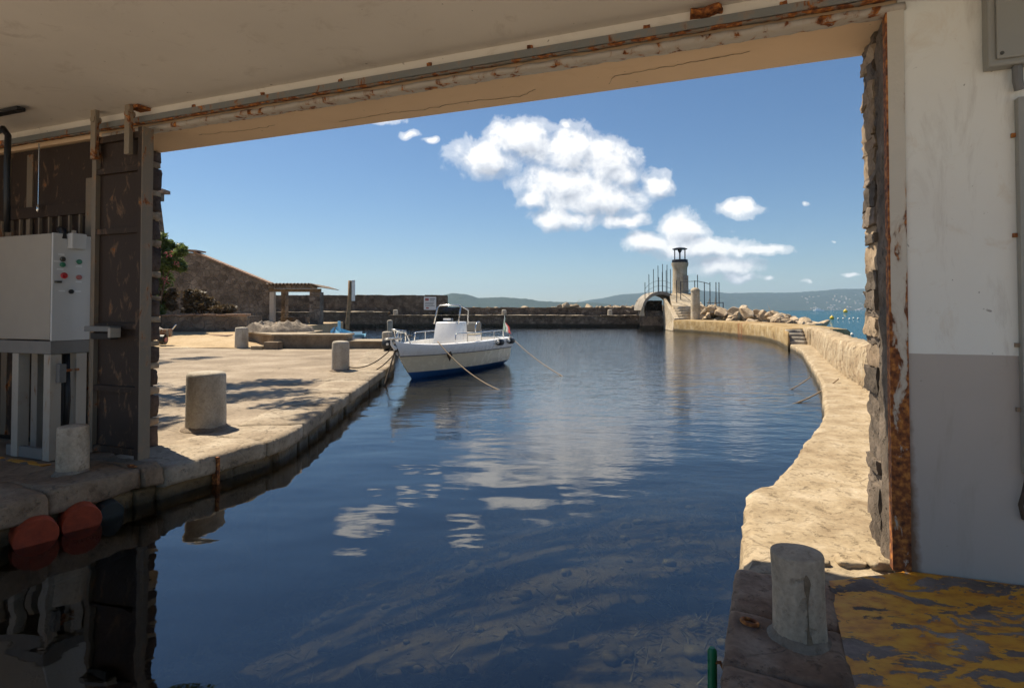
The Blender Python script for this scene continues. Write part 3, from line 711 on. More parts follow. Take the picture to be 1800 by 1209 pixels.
# notice board on the high wall
nb = thing('notice_board', (-9.0, 62.9, 1.7), 'white notice board with faded print fixed to the dark harbour wall', 'sign')
mb = MB(); mb.box(-9.75, -8.38, 62.86, 62.95, 1.55, 2.98); mb.build('panel', M['label'], nb, bevel=.02)
for (x0, x1, z0, z1, mt) in ((-9.6, -9.2, 2.55, 2.85, 'pink'), (-9.1, -8.5, 2.72, 2.80, 'rubrail'), (-9.1, -8.6, 2.55, 2.62, 'rubrail'), (-9.6, -8.6, 2.30, 2.36, 'rubrail'), (-9.6, -8.7, 2.14, 2.20, 'rubrail'), (-9.6, -8.55, 1.98, 2.04, 'rubrail'), (-9.5, -9.2, 1.68, 1.85, 'pink')):
    mb = MB(); mb.box(x0, x1, 62.845, 62.855, z0, z1); mb.build('print_mark', M[mt], nb)

# ---- bollards
def bollard(x, y, z, r, h, label, dome=.25, n=28, mat='bollard', lean=0):
    mb = MB(); e = r * dome
    pf = [(r * 1.03, -.06), (r * 1.02, .02), (r * 1.0, h * .3), (r * .985, h * .6), (r * .97, h - e)] + [(r * .97 - e * .85 * (1 - math.cos(t_)), h - e + e * math.sin(t_)) for t_ in (.4, .8, 1.2, 1.57)] + [(r * .35, h + .012), (.01, h + .014)]
    c = Vector((x, y, z)); rg = []
    for rr, zz_ in pf:
        ring = []
        for k in range(n):
            a = 2 * math.pi * k / n; p = c + Vector((rr * math.cos(a) + lean * zz_, rr * math.sin(a), zz_))
            q = noise.noise_vector(p * 5) * .006 + noise.noise_vector(p * 14) * .003; ring.append(p + q)
        rg.append(ring)
    mb.loft(rg); o = mb.build('bollard', M[mat], None, True, label, 'bollard', 'stone mooring bollards')
    if y < 16:  # rough mortar fillet where the shaft is bedded
        cm = MB(); P = [(r * 1.0, .035 + .012), (r * 1.08, .022), (r * 1.22, .012), (r * 1.30, -.03), (r * .9, -.03)]
        rg2 = [[Vector((x + (q + .05 * r * noise.noise(Vector((math.cos(2 * math.pi * k / 32) * 2, math.sin(2 * math.pi * k / 32) * 2, q * 9 + x)))) * math.cos(2 * math.pi * k / 32), y + (q + .05 * r * noise.noise(Vector((math.cos(2 * math.pi * k / 32) * 2, math.sin(2 * math.pi * k / 32) * 2, q * 9 + x)))) * math.sin(2 * math.pi * k / 32), z + 0.004 + h_)) for k in range(32)] for q, h_ in P]
        cm.loft(rg2, True, False); cm.build('mortar_collar', M['collar'], o, 'all')
    return o
bollard(-3.92, 7.32, -.01, .235, .72, 'large pale bollard nearest the boathouse on the left quay', .22)
bollard(-4.30, 14.3, -.01, .215, .74, 'pale bollard on the quay edge holding the motorboat bow lines', .3)
bollard(-10.80, 22.75, .02, .25, .80, 'pale bollard standing farther back before the low platform wall', .25)
bollard(-4.98, 22.75, -.01, .21, .66, 'squat bollard at the quay corner beside the black fender', .3)
bollard(-6.9, 32.2, -.1, .16, 1.05, 'narrow grey bollard seen just above the black fender', .5)
bollard(-3.94, 5.13, ZL - .02, .122, .43, 'small stained bollard on the shaded slip edge by the cabinet', .12, mat='bollardin')
bollard(1.325, 2.655, -.02, .112, .405, 'grey concrete bollard on the kerb nearest the viewer', .10, lean=-.02, mat='bollardin')
bollard(-.85, 61.6, .95, .26, .62, 'tiny bollard on the far harbour wall above the boat flag', .4)
bollard(10.6, 61.6, .95, .26, .62, 'tiny bollard on the far harbour wall near the arched bridge', .4)
bollard(-12.6, 61.6, .95, .26, .62, 'tiny bollard on the far harbour wall left of the notice board', .4)

nbl = [o for o in bpy.data.objects if o.get('label', '').startswith('grey concrete bollard on the kerb')][0]
def stain(prof):  # (angle, z, half width): a thin bled skin on the shaft
    mb = MB()
    for a0, z0, hw in prof:
        for k in (-1, 0, 1):
            a = a0 + k * hw / .112; r_ = .1155; mb.v.append(Vector((1.325 - .02 * z0 + r_ * math.cos(a), 2.655 + r_ * math.sin(a), z0 - .02)))
    mb.f = [(i * 3 + j, i * 3 + j + 1, i * 3 + j + 4, i * 3 + j + 3) for i in range(len(prof) - 1) for j in (0, 1)]
    mb.build('rust_streak', M['ruststain'], nbl, fix=False)
stain([(-1.72, .35, .003), (-1.70, .33, .012), (-1.68, .31, .014), (-1.70, .28, .011), (-1.69, .25, .005), (-1.70, .20, .002), (-1.69, .12, .003), (-1.70, .07, .006), (-1.68, .03, .010)])
stain([(-1.62, .09, .002), (-1.60, .05, .007), (-1.63, .022, .009)])

# ================================================================== BOATHOUSE
bh = thing('boathouse', W(3.4, .3, 0), 'boathouse interior whose wide open doorway frames the harbour', 'building')
ZC, ZLN = 3.46, 3.28
UL = 6.88
mb = MB(); mb.box(-2.6, -.06, .0, .64, -.35, ZC + .3, W); mb.build('wall', M['wall'], bh)
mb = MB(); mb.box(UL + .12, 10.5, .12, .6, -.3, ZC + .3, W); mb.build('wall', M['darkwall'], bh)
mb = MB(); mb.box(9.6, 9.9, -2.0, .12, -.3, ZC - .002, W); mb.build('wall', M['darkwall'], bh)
mb = MB(); mb.box(-2.6, 10.5, -2.0, .02, ZC, ZC + .25, W); mb.build('ceiling', M['ceiling'], bh)
# lintel beam with soffit
mb = MB(); mb.box(-.06, 10.5, .02, .66, ZLN, ZC + .25, W); lt = mb.build('lintel', M['soffit'], bh)
mb = MB(); mb.box(-2.6, 10.5, -.035, .018, 3.375, ZC - .002, W); mb.build('upper_band', M['band'], lt)
mb = MB(); mb.rough(lambda a, b_, c: W(3.37 + a * 3.47, .035 + b_ * .055, 3.276 + c * .022), (240, 3, 2), .4, .009, 9, 5, (3.4, .05, .02)); mb.build('flaking_lip', M['flake'], lt, smooth='all')
def crack(pts, zoff):
    mb = MB(); P = []
    for (u0, n0), (u1, n1_) in zip(pts, pts[1:]):
        for k in range(10):
            t_ = k / 10; P.append((u0 + (u1 - u0) * t_, n0 + (n1_ - n0) * t_ + .035 * noise.noise(Vector((u0 * 9 + t_ * 5, 1, 2))) + .015 * noise.noise(Vector((u0 * 31 + t_ * 17, 4, 2)))))
    L = []
    for i, (u, n_) in enumerate(P):
        wv = .0026 + .0045 * abs(noise.noise(Vector((u * 11, 3, 1)))); L.append((W(u, n_ - wv, zoff), W(u, n_ + wv, zoff)))
    for (a, b_), (c, d) in zip(L, L[1:]): mb.add([a, b_, d, c], [(0, 1, 2, 3)])
    mb.build('crack', M['crack'], lt, fix=False)
crack([(4.3, .50), (3.7, .47), (3.4, .50), (3.0, .46), (2.5, .52), (2.3, .40)], ZLN - .002)
crack([(1.75, .52), (1.68, .38), (1.3, .36), (1.0, .33), (.7, .30)], ZLN - .0025)
crack([(5.9, .33), (5.3, .38), (4.9, .36)], ZLN - .002)

# right jamb: rough stones, two courses deep
jr = MB(); jr.box(-.40, -.020, .04, .585, -.3, ZLN - .002, W); jr = jr.build('jamb', M['jambstone'], bh)
mb = MB(); mb.rough(lambda a, b_, c: W(-.055 + a * .05, .17 + b_ * .15, ZLN / 2 - .02 + c * (ZLN / 2 + .01)), (3, 10, 130), .25, .016, 7, 500, (.05, .15, 1.6)); mb.build('render_coat', M['jambstone'], jr, smooth=True)
z = -.06; k = 0
while z < ZLN - .03:
    hgt = min(random.choice((.07, .10, .13, .18, .24)) * random.uniform(.8, 1.2), ZLN - z - .004)
    e = random.uniform(-.022, .008); e2 = random.uniform(-.03, .03)
    mb = MB(); mb.rough(lambda a, b_, c: W(-.080 + e + a * .085, .47 + e2 * .4 + b_ * .17, z + (c + 1) / 2 * hgt * 1.03), (4, 8, 7), .10, .020, 11, 540 + k, (.08, .15, hgt / 2))
    mb.build('stone', M['mortar' if random.random() < .35 else 'jambstone'], jr, smooth=True); z += hgt; k += 1
# left jamb: dark stone courses with pale mortar beds standing proud
jl = MB(); jl.box(UL - .015, UL + .40, .10, .60, -.3, ZLN - .002, W); jl = jl.build('jamb', M['jambbrick'], bh)
z = -.04; k = 0
while z < ZLN - .05:
    hgt = min(random.uniform(.17, .27), ZLN - z - .005)
    mb = MB(); e = random.uniform(-.02, .02); mb.rough(lambda a, b_, c: W(UL + .03 + e + a * .07, .38 + b_ * .27, z + (c + 1) / 2 * hgt), (3, 6, 5), .3, .02, 6, 600 + k, (.07, .27, hgt / 2)); mb.build('stone', M['jambbrick'], jl, smooth='all')
    z += hgt; k += 1
    hm = min(random.uniform(.045, .10), ZLN - z - .003)
    if hm < .02: break
    mb = MB(); mb.rough(lambda a, b_, c: W(UL + .015 + random.uniform(-.004, .004) + a * .06, .38 + b_ * .275, z + (c + 1) / 2 * hm), (3, 6, 2), .4, .014, 8, 640 + k, (.06, .27, hm / 2)); mb.build('mortar_bed', M['mortar'], jl, smooth='all')
    z += hm; k += 1

# rusty steel frame of the doorway
fr_ = thing('door_frame', W(-.04, -.01, 0), 'white painted steel door post rusting brown towards its foot', 'door frame')
mb = MB(); mb.box(-.088, -.004, -.014, -.002, .0, 3.30, W); mb.build('flange', M['whiterust'], fr_, bevel=.002)
mb = MB(); mb.box(-.006, .004, -.013, .055, .0, 3.27, W); mb.build('web', M['rust'], fr_)
# sliding rail
rl = thing('door_rail', W(4, -.06, 3.3), 'long grey steel sliding rail rusting along its lower edge under the ceiling', 'rail')
mb = MB(); mb.box(-.9, 9.5, -.085, -.04, 3.318, 3.372, W); mb.build('track', M['railgrey'], rl)
mb = MB(); mb.rough(lambda a, b_, c: W(4.3 + a * 5.2, -.055 + b_ * .022, 3.311 + c * .006), (260, 2, 1), .2, .005, 9, 9, (5, .02, .006)); mb.build('rust_edge', M['railrust'], rl, smooth='all')
for i in range(8):
    mb = MB(); u = .55 + i * .83; mb.rough(lambda a, b_, c: W(u + a * .02, -.042 + b_ * .006, 3.395 + c * .022), (2, 2, 2), .5, .008, 20, i, (1, .4, 1)); mb.build('rail_bolt', M['rust'], rl)
mb = MB(); mb.rough(lambda a, b_, c: W(1.0 + a * .10, -.06 + b_ * .05, 3.425 + c * .022), (6, 3, 3), .4, .02, 9, 77, (.16, .05, .03)); mb.build('rail_bracket', M['rust'], rl)

# sliding door leaf
dr = thing('sliding_door', W(6.45, -.08, ZL), 'tall brown steel sliding door leaf with pale edge at the left of the opening', 'door')
u0, u1, n0, n1 = 6.04, 6.75, -.155, -.05
mb = MB(); mb.box(u0 + .012, u1, n0 + .045, n1, .12, 3.22, W); mb.build('panel', M['darksteel'], dr)
mb = MB(); mb.box(u0, u0 + .012, n0, n1 + .003, .10, 3.24, W); mb.build('edge_strip', M['doorframe'], dr)
mb = MB(); mb.box(u0 + .012, u0 + .065, n0, n0 + .043, .10, 3.24, W); mb.build('stile', M['darksteel'], dr)
mb = MB(); mb.box(u1 - .06, u1, n0, n0 + .043, .12, 3.22, W); mb.build('stile', M['doorframe'], dr)
for z in (.14, .72, 1.32, 2.24, 2.83, 3.14):
    mb = MB(); mb.box(u0 + .067, u1 - .062, n0 + .004, n0 + .043, z, z + .055, W); mb.build('rib', M['darksteel'], dr)
for u in (6.20, 6.68):
    h = MB(); h.box(u - .035, u + .035, n0 - .045, n0 - .004, 2.98, 3.47 if u > 6.5 else 3.45, W); h = h.build('hanger', M['hanger'], dr, bevel=.004)
    mb = MB(); mb.tube([W(u, n0 - .052, 3.37), W(u, n0 + .02, 3.37)], .032, 16); mb.build('roller', M['hanger'], h)
mb = MB(); mb.box(6.10, 6.24, -.165, -.03, 3.43, 3.456, W); mb.build('top_stop', M['rust'], dr)
lk = MB(); lk.box(6.30, 6.66, n0 - .11, n0 + .001, 1.30, 1.35, W); lk = lk.build('latch', M['rubrail'], dr, bevel=.004)
mb = MB(); mb.box(6.26, 6.295, n0 - .13, n0 - .03, 1.245, 1.335, W); mb.build('latch_end', M['cabside'], lk, bevel=.004)
mb = MB(); mb.box(6.34, 6.62, n0 - .075, n0 + .001, 1.225, 1.285, W); mb.build('latch_box', M['latchshade'], lk, bevel=.004)
# second leaf further along
d2 = thing('sliding_door', W(8.2, .05, ZL), 'dark door leaf in deep shade behind the railing and cabinet', 'door')
mb = MB(); mb.box(6.96, 9.4, .035, .085, .12, 3.26, W); mb.build('panel', M['darksteel'], d2)
for u in (8.05, 8.45):
    mb = MB(); mb.box(u - .05, u + .05, .022, .033, .12, 3.21, W); mb.build('stile', M['doorframe'], d2)
mb = MB(); mb.tube([W(7.75, -.06, 3.28), W(7.75, -.06, 2.6)], .006, 6); mb.build('pull_chain', M['steel'], d2)
mb = MB(); mb.lathe(W(7.75, -.06, 2.54), [(.002, 0), (.018, .02), (.018, .06), (.004, .09)], 10); mb.build('chain_weight', M['steel'], d2, smooth=True)
# railing with balusters behind the cabinet
ra = thing('railing', W(7.9, -.16, 1.6), 'dark railing with pale thin balusters above the control cabinet', 'railing')
mb = MB(); mb.box(7.07, 9.3, -.016, .018, 2.50, 2.62, W); mb.build('handrail', M['darksteel'], ra)
mb = MB(); mb.box(7.07, 9.3, -.014, .016, 1.70, 1.76, W); mb.build('bottom_rail', M['darksteel'], ra)
for i in range(13):
    u = 7.16 + i * .165; mb = MB(); mb.box(u - .012, u + .012, -.012, .012, 1.765, 2.497, W); mb.build('baluster', M['doorframe'], ra)
mb = MB(); mb.box(6.96, 7.06, -.018, .02, .05, 2.86, W); mb.build('post', M['doorframe'], ra, bevel=.004)
# cable and lamp arm at the far left
cb = thing('cable_conduit', W(7.75, -.8, 2.2), 'thick black cable hanging from a dark ceiling bar at the left edge', 'cable')
mb = MB(); mb.tube([W(7.95, -.40, 3.28), W(7.62, -.45, 3.31), W(7.50, -.47, 3.22), W(7.49, -.48, 2.9), W(7.50, -.47, 2.6), W(7.58, -.42, 2.28)], .028, 10); mb.build('cable', M['dark'], cb, smooth='all')
mb = MB(); mb.box(7.16, 8.6, -.58, -.51, 3.40, 3.435, W); mb.build('ceiling_bar', M['dark'], cb)

# control cabinet on its stand
cu0, cu1, cn0, cn1 = 6.957, 7.80, -.375, -.022
cab = thing('control_cabinet', W(7.3, -.2, ZL), 'white electrical control cabinet with red and green buttons on a metal stand', 'cabinet')
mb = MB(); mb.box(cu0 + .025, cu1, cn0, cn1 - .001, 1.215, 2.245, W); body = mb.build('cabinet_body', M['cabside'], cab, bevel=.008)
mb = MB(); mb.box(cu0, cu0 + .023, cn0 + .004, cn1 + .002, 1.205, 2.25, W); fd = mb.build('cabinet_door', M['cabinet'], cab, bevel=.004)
def on_door(n_, z, r, mt, nm, dpt=.022):
    mb = MB(); p = W(cu0, n_, z); mb.tube([p + U * .002, p - U * dpt * .7, p - U * dpt], [r, r, r * .75], 16); mb.build(nm, M[mt], fd, smooth=True)
nL = lambda f: cn0 + f * (cn1 - cn0)   # f: 0 near edge .. 1 far edge
for f, z, r, mt in ((.25, 2.00, .024, 'screw'), (.25, 1.945, .024, 'green'), (.68, 1.985, .024, 'green'), (.29, 1.84, .030, 'red'), (.68, 1.83, .024, 'pink'), (.48, 1.685, .022, 'dark')):
    on_door(nL(f), z, r, mt, 'button')
for f, z in ((.22, 2.045), (.12, 1.975), (.2, 1.90), (.68, 1.94), (.68, 1.785), (.25, 1.69), (.66, 1.69)):
    mb = MB(); a = nL(f); mb.box(cu0 - .0025, cu0 - .0005, a - .028, a + .028, z - .007, z + .007, W); mb.build('label_strip', M['label'], fd)
mb = MB(); mb.box(cu0 - .03, cu0 - .001, nL(.06), nL(.20), 1.765, 1.785, W); mb.build('hinge', M['screw'], fd)
jb = MB(); jb.box(cu0 - .075, cu0 - .001, nL(.36), nL(.76), 2.105, 2.26, W); jb = jb.build('junction_box', M['cabinet'], cab, bevel=.01)
mb = MB(); mb.tube([W(cu0 - .02, nL(.5), 2.262), W(cu0 - .02, nL(.5), 2.29)], .02, 10); mb.build('cable_gland', M['cabside'], jb)
mb = MB(); mb.tube([W(cu0 + .02, nL(.30), 2.20), W(cu0 + .03, nL(.30), 2.29), W(cu0 + .10, nL(.35), 2.30), W(cu0 + .16, nL(.6), 2.27)], .032, 10); mb.build('black_cable', M['dark'], cab, smooth='all')
# stand
for i, (u, n_) in enumerate(((cu0 + .01, cn0 + .004), (cu0 + .01, cn1 - .115), (cu0 + .50, cn0 + .004), (cu0 + .62, cn1 - .115))):
    mb = MB(); mb.box(u, u + .10, n_, n_ + .10, ZL + .0, 1.075, W); mb.build('leg', M['stand'], cab, bevel=.004)
mb = MB(); mb.box(cu0 - .002, cu1, cn0 - .002, cn1 - .002, 1.078, 1.203, W); mb.build('stand_top', M['stand_beam'], cab, bevel=.004)
mb = MB(); mb.box(cu0 + .12, cu1, cn1 - .012, cn1 - .002, ZL, 1.07, W); mb.build('shade_sheet', M['latchshade'], cab)  # black sheet added for the shade inside the open stand
mb = MB(); mb.box(cu0 + .142, cu1 - .142, cn0 + .02, cn0 + .06, ZL + .001, .16, W); mb.build('bottom_rail', M['stand_beam'], cab)
mb = MB(); mb.box(cu0 - .05, cu0 + .008, nL(.14), nL(.32), .80, .98, W); sw = mb.build('switch_box', M['rubrail'], cab, bevel=.006)
mb = MB(); mb.box(cu0 - .02, cu0 - .003, nL(.33), nL(.70), .90, .925, W); mb.build('switch_bar', M['hanger'], sw)
mb = MB(); mb.tube([W(cu0 + .06, nL(.5), 1.07), W(cu0 + .05, nL(.52), .6), W(cu0 + .07, nL(.48), .1)], .03, 8); mb.build('cable', M['dark'], cab, smooth='all')

# right wall fittings
eb = thing('junction_box', W(-.62, -.05, 3.0), 'grey electrical enclosure with screwed lid at the top right', 'electrical box')
mb = MB(); mb.box(-1.05, -.458, -.085, -.001, 2.83, 3.30, W); mb.build('back_box', M['boxgrey'], eb, bevel=.012)
mb = MB(); mb.box(-1.02, -.490, -.105, -.087, 2.862, 3.27, W); lid = mb.build('lid', M['boxgrey'], eb, bevel=.010)
for z in (2.89, 3.235):
    mb = MB(); mb.tube([W(-.512, -.106, z), W(-.512, -.109, z)], .010, 12); mb.build('screw', M['screw'], lid)
mb = MB(); mb.tube([W(-.60, -.045, 2.828), W(-.60, -.045, 2.75), W(-.61, -.04, 2.70)], .024, 10); mb.build('gland', M['rubrail'], eb)
co = thing('wall_conduit', W(-.62, -.03, 1.2), 'grey conduit strip running down the right edge of the painted wall', 'conduit')
mb = MB(); mb.box(-.70, -.598, -.05, -.001, .62, 2.66, W); mb.build('cover', M['boxgrey'], co, bevel=.006)
for z in (2.45, 1.9, 1.3, .95):
    mb = MB(); mb.box(-.598, -.580, -.02, -.001, z, z + .022, W); mb.build('clip', M['hanger'], co)
mb = MB(); mb.tube([W(-.62, -.03, .62), W(-.60, -.035, .52), W(-.585, -.03, .45), W(-.60, -.02, .38), W(-.66, -.02, .36)], .012, 8); mb.build('loose_cable', M['darkrope'], co, smooth='all')

# fenders under the slip edge: open-ended drums lying on their side
def drum(dist, off, z, r, L, mat, label, ang=0):
    c = QUAY.pt(dist, off, z); nr = QUAY.nrm(dist); ax = Vector((nr.x, nr.y, -.12)).normalized()
    ax = Matrix.Rotation(ang, 3, 'Z') @ ax
    mb = MB(); mb.tube([c - ax * L, c - ax * L * .5, c, c + ax * .012, c + ax * .006, c - ax * .05, c - ax * .09], [r * .9, r, r, r * .97, r * .90, r * .80, r * .05], 28)
    mb.build('fender_drum', M[mat], None, True, label, 'fender', 'drum fenders along the slip')
drum(QUAY.dist(4.46), .10, -.245, .145, .2, 'orange', 'faded orange round fender nearest the left edge, half in the water', -.25)
drum(QUAY.dist(4.76), .08, -.245, .14, .2, 'orange', 'second orange round fender, beneath the small bollard', -.25)
drum(QUAY.dist(4.99), .03, -.265, .10, .2, 'greyteal', 'small dark grey-green fender in the shadow beyond the orange ones', -.2)
# mooring rings, ladder post
def ring(c, r, rt, nvec, label, mat='rust'):
    c = Vector(c); nvec = Vector(nvec).normalized(); a = nvec.orthogonal().normalized(); b_ = nvec.cross(a)
    mb = MB(); P = [c + (a * math.cos(2 * math.pi * k / 24) + b_ * math.sin(2 * math.pi * k / 24)) * r for k in range(25)]
    mb.tube(P, rt, 8, False); return mb.build('mooring_ring', M[mat], None, 'all', label, 'ring', 'iron mooring rings')
ring(RF(.62, .10, .012), .036, .009, (.15, .1, 1), 'rusty iron ring lying on the kerb beside the near bollard')
ring(QUAY.pt(QUAY.dist(5.22), -.10, ZL + .015), .03, .009, (.2, .1, 1), 'rusty ring stub on the shaded slip edge past the small bollard')
gp = thing('ladder_post', RF(.98, -.06, -1.2), 'green painted pipe of a ladder rising beside the near kerb', 'ladder')
mb = MB(); p0 = RF(.80, -.055, -1.3); mb.tube([p0, p0 + Vector((0, 0, 1.235)), p0 + Vector((0, 0, 1.25))], [.021, .021, .012], 14); mb.build('upright', M['greenpaint'], gp, smooth=True)
for z in (-.35, -.65, -.95):
    mb = MB(); mb.tube([RF(.80, -.055, z), RF(1.15, -.055, z)], .012, 8); mb.build('rung', M['greenpaint'], gp)
mb = MB(); mb.tube([RF(.80, -.05, -.12), RF(.815, -.02, -.10), RF(.82, .0, -.13), RF(.82, -.01, -.25)], .008, 6); mb.build('chain', M['rust'], gp, smooth='all')
mb = MB(); p0 = RF(1.15, -.055, -1.3); mb.tube([p0, p0 + Vector((0, 0, 1.25))], .021, 14); mb.build('upright', M['greenpaint'], gp, smooth=True)
# rusty iron staple on quay face
ir = MB(); d = QUAY.dist(5.95); ir.box(-.016, .016, -.03, .05, -.30, -.02, lambda a, b_, c: QUAY.pt(d + a, b_, c)); ir.build('iron_strap', M['rust'], None, label='rusty iron strap bolted to the quay face near the door', cat='strap')

# ================================================================== MOTORBOAT
BS = Vector((-.98, 19.66, WATER)); BT = Vector((-2.95, 14.2, WATER)); BD = (BT - BS).normalized(); BL = (BT - BS).length; BN = Vector((-BD.y, BD.x, 0))
# visible side is -BN or +BN depending on heading; local y + = visible side
if BN.x < 0: BN = -BN
def B(x, y, z): return BS + BD * x + BN * y + Vector((0, 0, z))
boat = thing('motorboat', BS + BD * 2.5, 'white open motorboat with cream hull and blue bottom moored at the quay', 'boat')
def sheer(t_): return .88 + .13 * max(0, (t_ - .72) / .28) ** 2
def hb(t_, z):  # half beam
    zs = sheer(t_); k = max(0, min(1, (z + .28) / (zs + .28)))
    full = 1.05 * (1 - max(0, (t_ - .30) / .70) ** 2.4) + .0
    bot = .90 * (1 - max(0, (t_ - .10) / .90) ** 1.7)
    v = bot * (1 - k) + full * k
    return max(.012, v * (0.12 + .88 * min(1, k * 2.6) ** .6))
def hx(t_, z):
    zs = sheer(t_); k = max(0, min(1, (z + .28) / (zs + .28))); return t_ * (BL - 1.25 * (1 - k) ** 1.3)
TS = [0, .06, .12, .2, .3, .4, .5, .6, .68, .75, .81, .86, .90, .935, .96, .98, 1.0]
def band(zf, flare=0.0):
    mb = MB(); rings = []
    for t_ in TS:
        zsl = zf(t_); rings.append([B(hx(t_, z), hb(t_, z) + fl, z) for z, fl in zsl][::1])
    L = [[B(hx(t_, z), hb(t_, z) + fl, z) for z, fl in zf(t_)] for t_ in TS]
    Rr = [[B(hx(t_, z), -hb(t_, z) - fl, z) for z, fl in zf(t_)] for t_ in TS]
    mb.loft(L, False, False); mb.loft(Rr, False, False)
    n = len(L[0])  # transom strip
    for i in range(n - 1): mb.add([L[0][i], L[0][i + 1], Rr[0][i + 1], Rr[0][i]], [(0, 1, 2, 3)])
    return mb
zr = lambda t_: .57 + .06 * t_
wl = lambda t_: .13 + .05 * t_
hull = band(lambda t_: [(z, 0) for z in (-.28, -.2, -.1, 0, wl(t_))]).build('hull_bottom', M['antifoul'], boat, smooth='all', fix=False)
side = band(lambda t_: [(wl(t_) + (zr(t_) - wl(t_)) * f, .002) for f in (0, .25, .5, .75, 1)]).build('hull_side', M['cream'], boat, smooth='all', fix=False)
top = band(lambda t_: [(zr(t_) + (sheer(t_) - zr(t_)) * f, .02 + .035 * math.sin(f * 3.14)) for f in (0, .2, .5, .8, 1)]).build('gunwale', M['gel'], boat, smooth='all', fix=False)
for sg in (1, -1):
    mb = MB(); mb.tube([B(hx(t_, zr(t_)), sg * (hb(t_, zr(t_)) + .022), zr(t_)) for t_ in TS], .016, 6); mb.build('rub_rail', M['rubrail'], top, smooth='all')
# deck cap ring and liner
CK = [t_ for t_ in TS if .06 <= t_ <= .87]
def flr(t_):
    k = (.42 + .28) / (sheer(t_) + .28); t2 = hx(t_, sheer(t_)) / (BL - 1.25 * (1 - k) ** 1.3)
    return .02 if t2 >= .99 else max(.02, min(inn(t_) - .05, hb(t2, .40) - .12))
def inn(t_): return max(.04, hb(t_, sheer(t_)) - .13 - .10 * max(0, t_ - .6))
mb = MB()
for sg in (1, -1):
    mb.loft([[B(hx(t_, sheer(t_)), sg * (hb(t_, sheer(t_)) + .02), sheer(t_)), B(hx(t_, sheer(t_)), sg * (hb(t_, sheer(t_)) - .05), sheer(t_) + .02), B(hx(t_, sheer(t_)), sg * inn(t_) if t_ in CK else 0, sheer(t_) + (.02 if t_ in CK else .03))] for t_ in TS], False, False)
mb.build('deck', M['gel'], boat, smooth='all', fix=False)
mb = MB()
for sg in (1, -1):
    mb.loft([[B(hx(t_, sheer(t_)), sg * inn(t_), sheer(t_) + .02), B(hx(t_, sheer(t_)), sg * (inn(t_) - .02), sheer(t_) - .25), B(hx(t_, sheer(t_)), sg * flr(t_), .42)] for t_ in CK], False, False)
for t_ in (CK[0],):
    mb.add([B(hx(t_, sheer(t_)), inn(t_), sheer(t_) + .02), B(hx(t_, sheer(t_)), -inn(t_), sheer(t_) + .02), B(hx(t_, sheer(t_)), -flr(t_), .42), B(hx(t_, sheer(t_)), flr(t_), .42)], [(0, 1, 2, 3)])
mb.build('cockpit_liner', M['gel'], boat, smooth=True, fix=False)
mb = MB(); mb.loft([[B(hx(t_, sheer(t_)), flr(t_), .43), B(hx(t_, sheer(t_)), -flr(t_), .43)] for t_ in CK], False, False); mb.build('cockpit_floor', M['deckcream'], boat, fix=False)
mb = MB(); mb.loft([[B(hx(t_, sheer(t_)), inn(t_) - .06, z - .13), B(hx(t_, sheer(t_)), -inn(t_) + .06, z - .13)] for t_, z in ((.70, .74), (.70, .84), (.75, .85), (.81, .86), (.858, .87))], False, False); mb.build('bow_cushion', M['deckcream'], boat, fix=False)
# console with windscreen
cx0, cx1 = 2.15, 3.05
cons = MB(); cons.hexa([B(cx0, -.36, .44), B(cx1 + .12, -.36, .44), B(cx1 + .12, .40, .44), B(cx0, .40, .44), B(cx0 + .05, -.33, 1.46), B(cx1 - .10, -.33, 1.46), B(cx1 - .10, .37, 1.46), B(cx0 + .05, .37, 1.46)])
cons = cons.build('console', M['gel'], boat, smooth=True, bevel=.045)
mg = bpy.data.materials.new('smoked_windscreen'); mg.use_nodes = True; t = NT(mg.node_tree)
tr = t.n('ShaderNodeBsdfTransparent'); tr.inputs[0].default_value = (.62, .64, .66, 1); g_ = t.n('ShaderNodeBsdfGlossy', i_Roughness=.03)
t.n('ShaderNodeOutputMaterial', i_0=t.n('ShaderNodeMixShader', i_0=t.n('ShaderNodeFresnel', i_IOR=1.45).outputs[0], i_1=tr.outputs[0], i_2=g_.outputs[0]).outputs[0])
ws = [B(cx1 - .14, -.34, 1.46), B(cx1 - .14, .38, 1.46), B(cx1 - .32, .36, 1.90), B(cx1 - .32, -.32, 1.90)]
mb = MB(); mb.add(ws + [p + BD * .008 for p in ws], [(0, 1, 2, 3), (7, 6, 5, 4), (0, 4, 5, 1), (1, 5, 6, 2), (2, 6, 7, 3), (3, 7, 4, 0)]); wsc = mb.build('windscreen', mg, boat)
mb = MB()
P = [B(cx1 - .10, -.37, 1.40), B(cx1 - .30, -.36, 1.88), B(cx1 - .34, -.30, 1.955), B(cx1 - .34, .34, 1.955), B(cx1 - .32, .40, 1.88), B(cx1 - .12, .42, 1.40)]
mb.tube(P, .019, 10); mb.build('grab_frame', M['steel'], wsc, smooth='all')
mb = MB(); mb.tube([B(cx0 + .10, .41, 1.36), B(cx0 + .06, .42, 1.80), B(cx1 - .34, .38, 1.95)], .018, 10); mb.build('grab_frame', M['steel'], wsc, smooth='all')
mb = MB(); mb.box(cx1 - .34, cx1 - .15, -.1, .16, 1.47, 1.56, B); mb.build('instrument_pod', M['gel'], cons, bevel=.02)
mb = MB(); mb.tube([B(cx0 + .02, .02 + .16 * math.cos(a), 1.32 + .16 * math.sin(a)) for a in [2 * math.pi * k / 20 for k in range(21)]], .014, 8, False); mb.build('steering_wheel', M['dark'], cons, smooth='all')
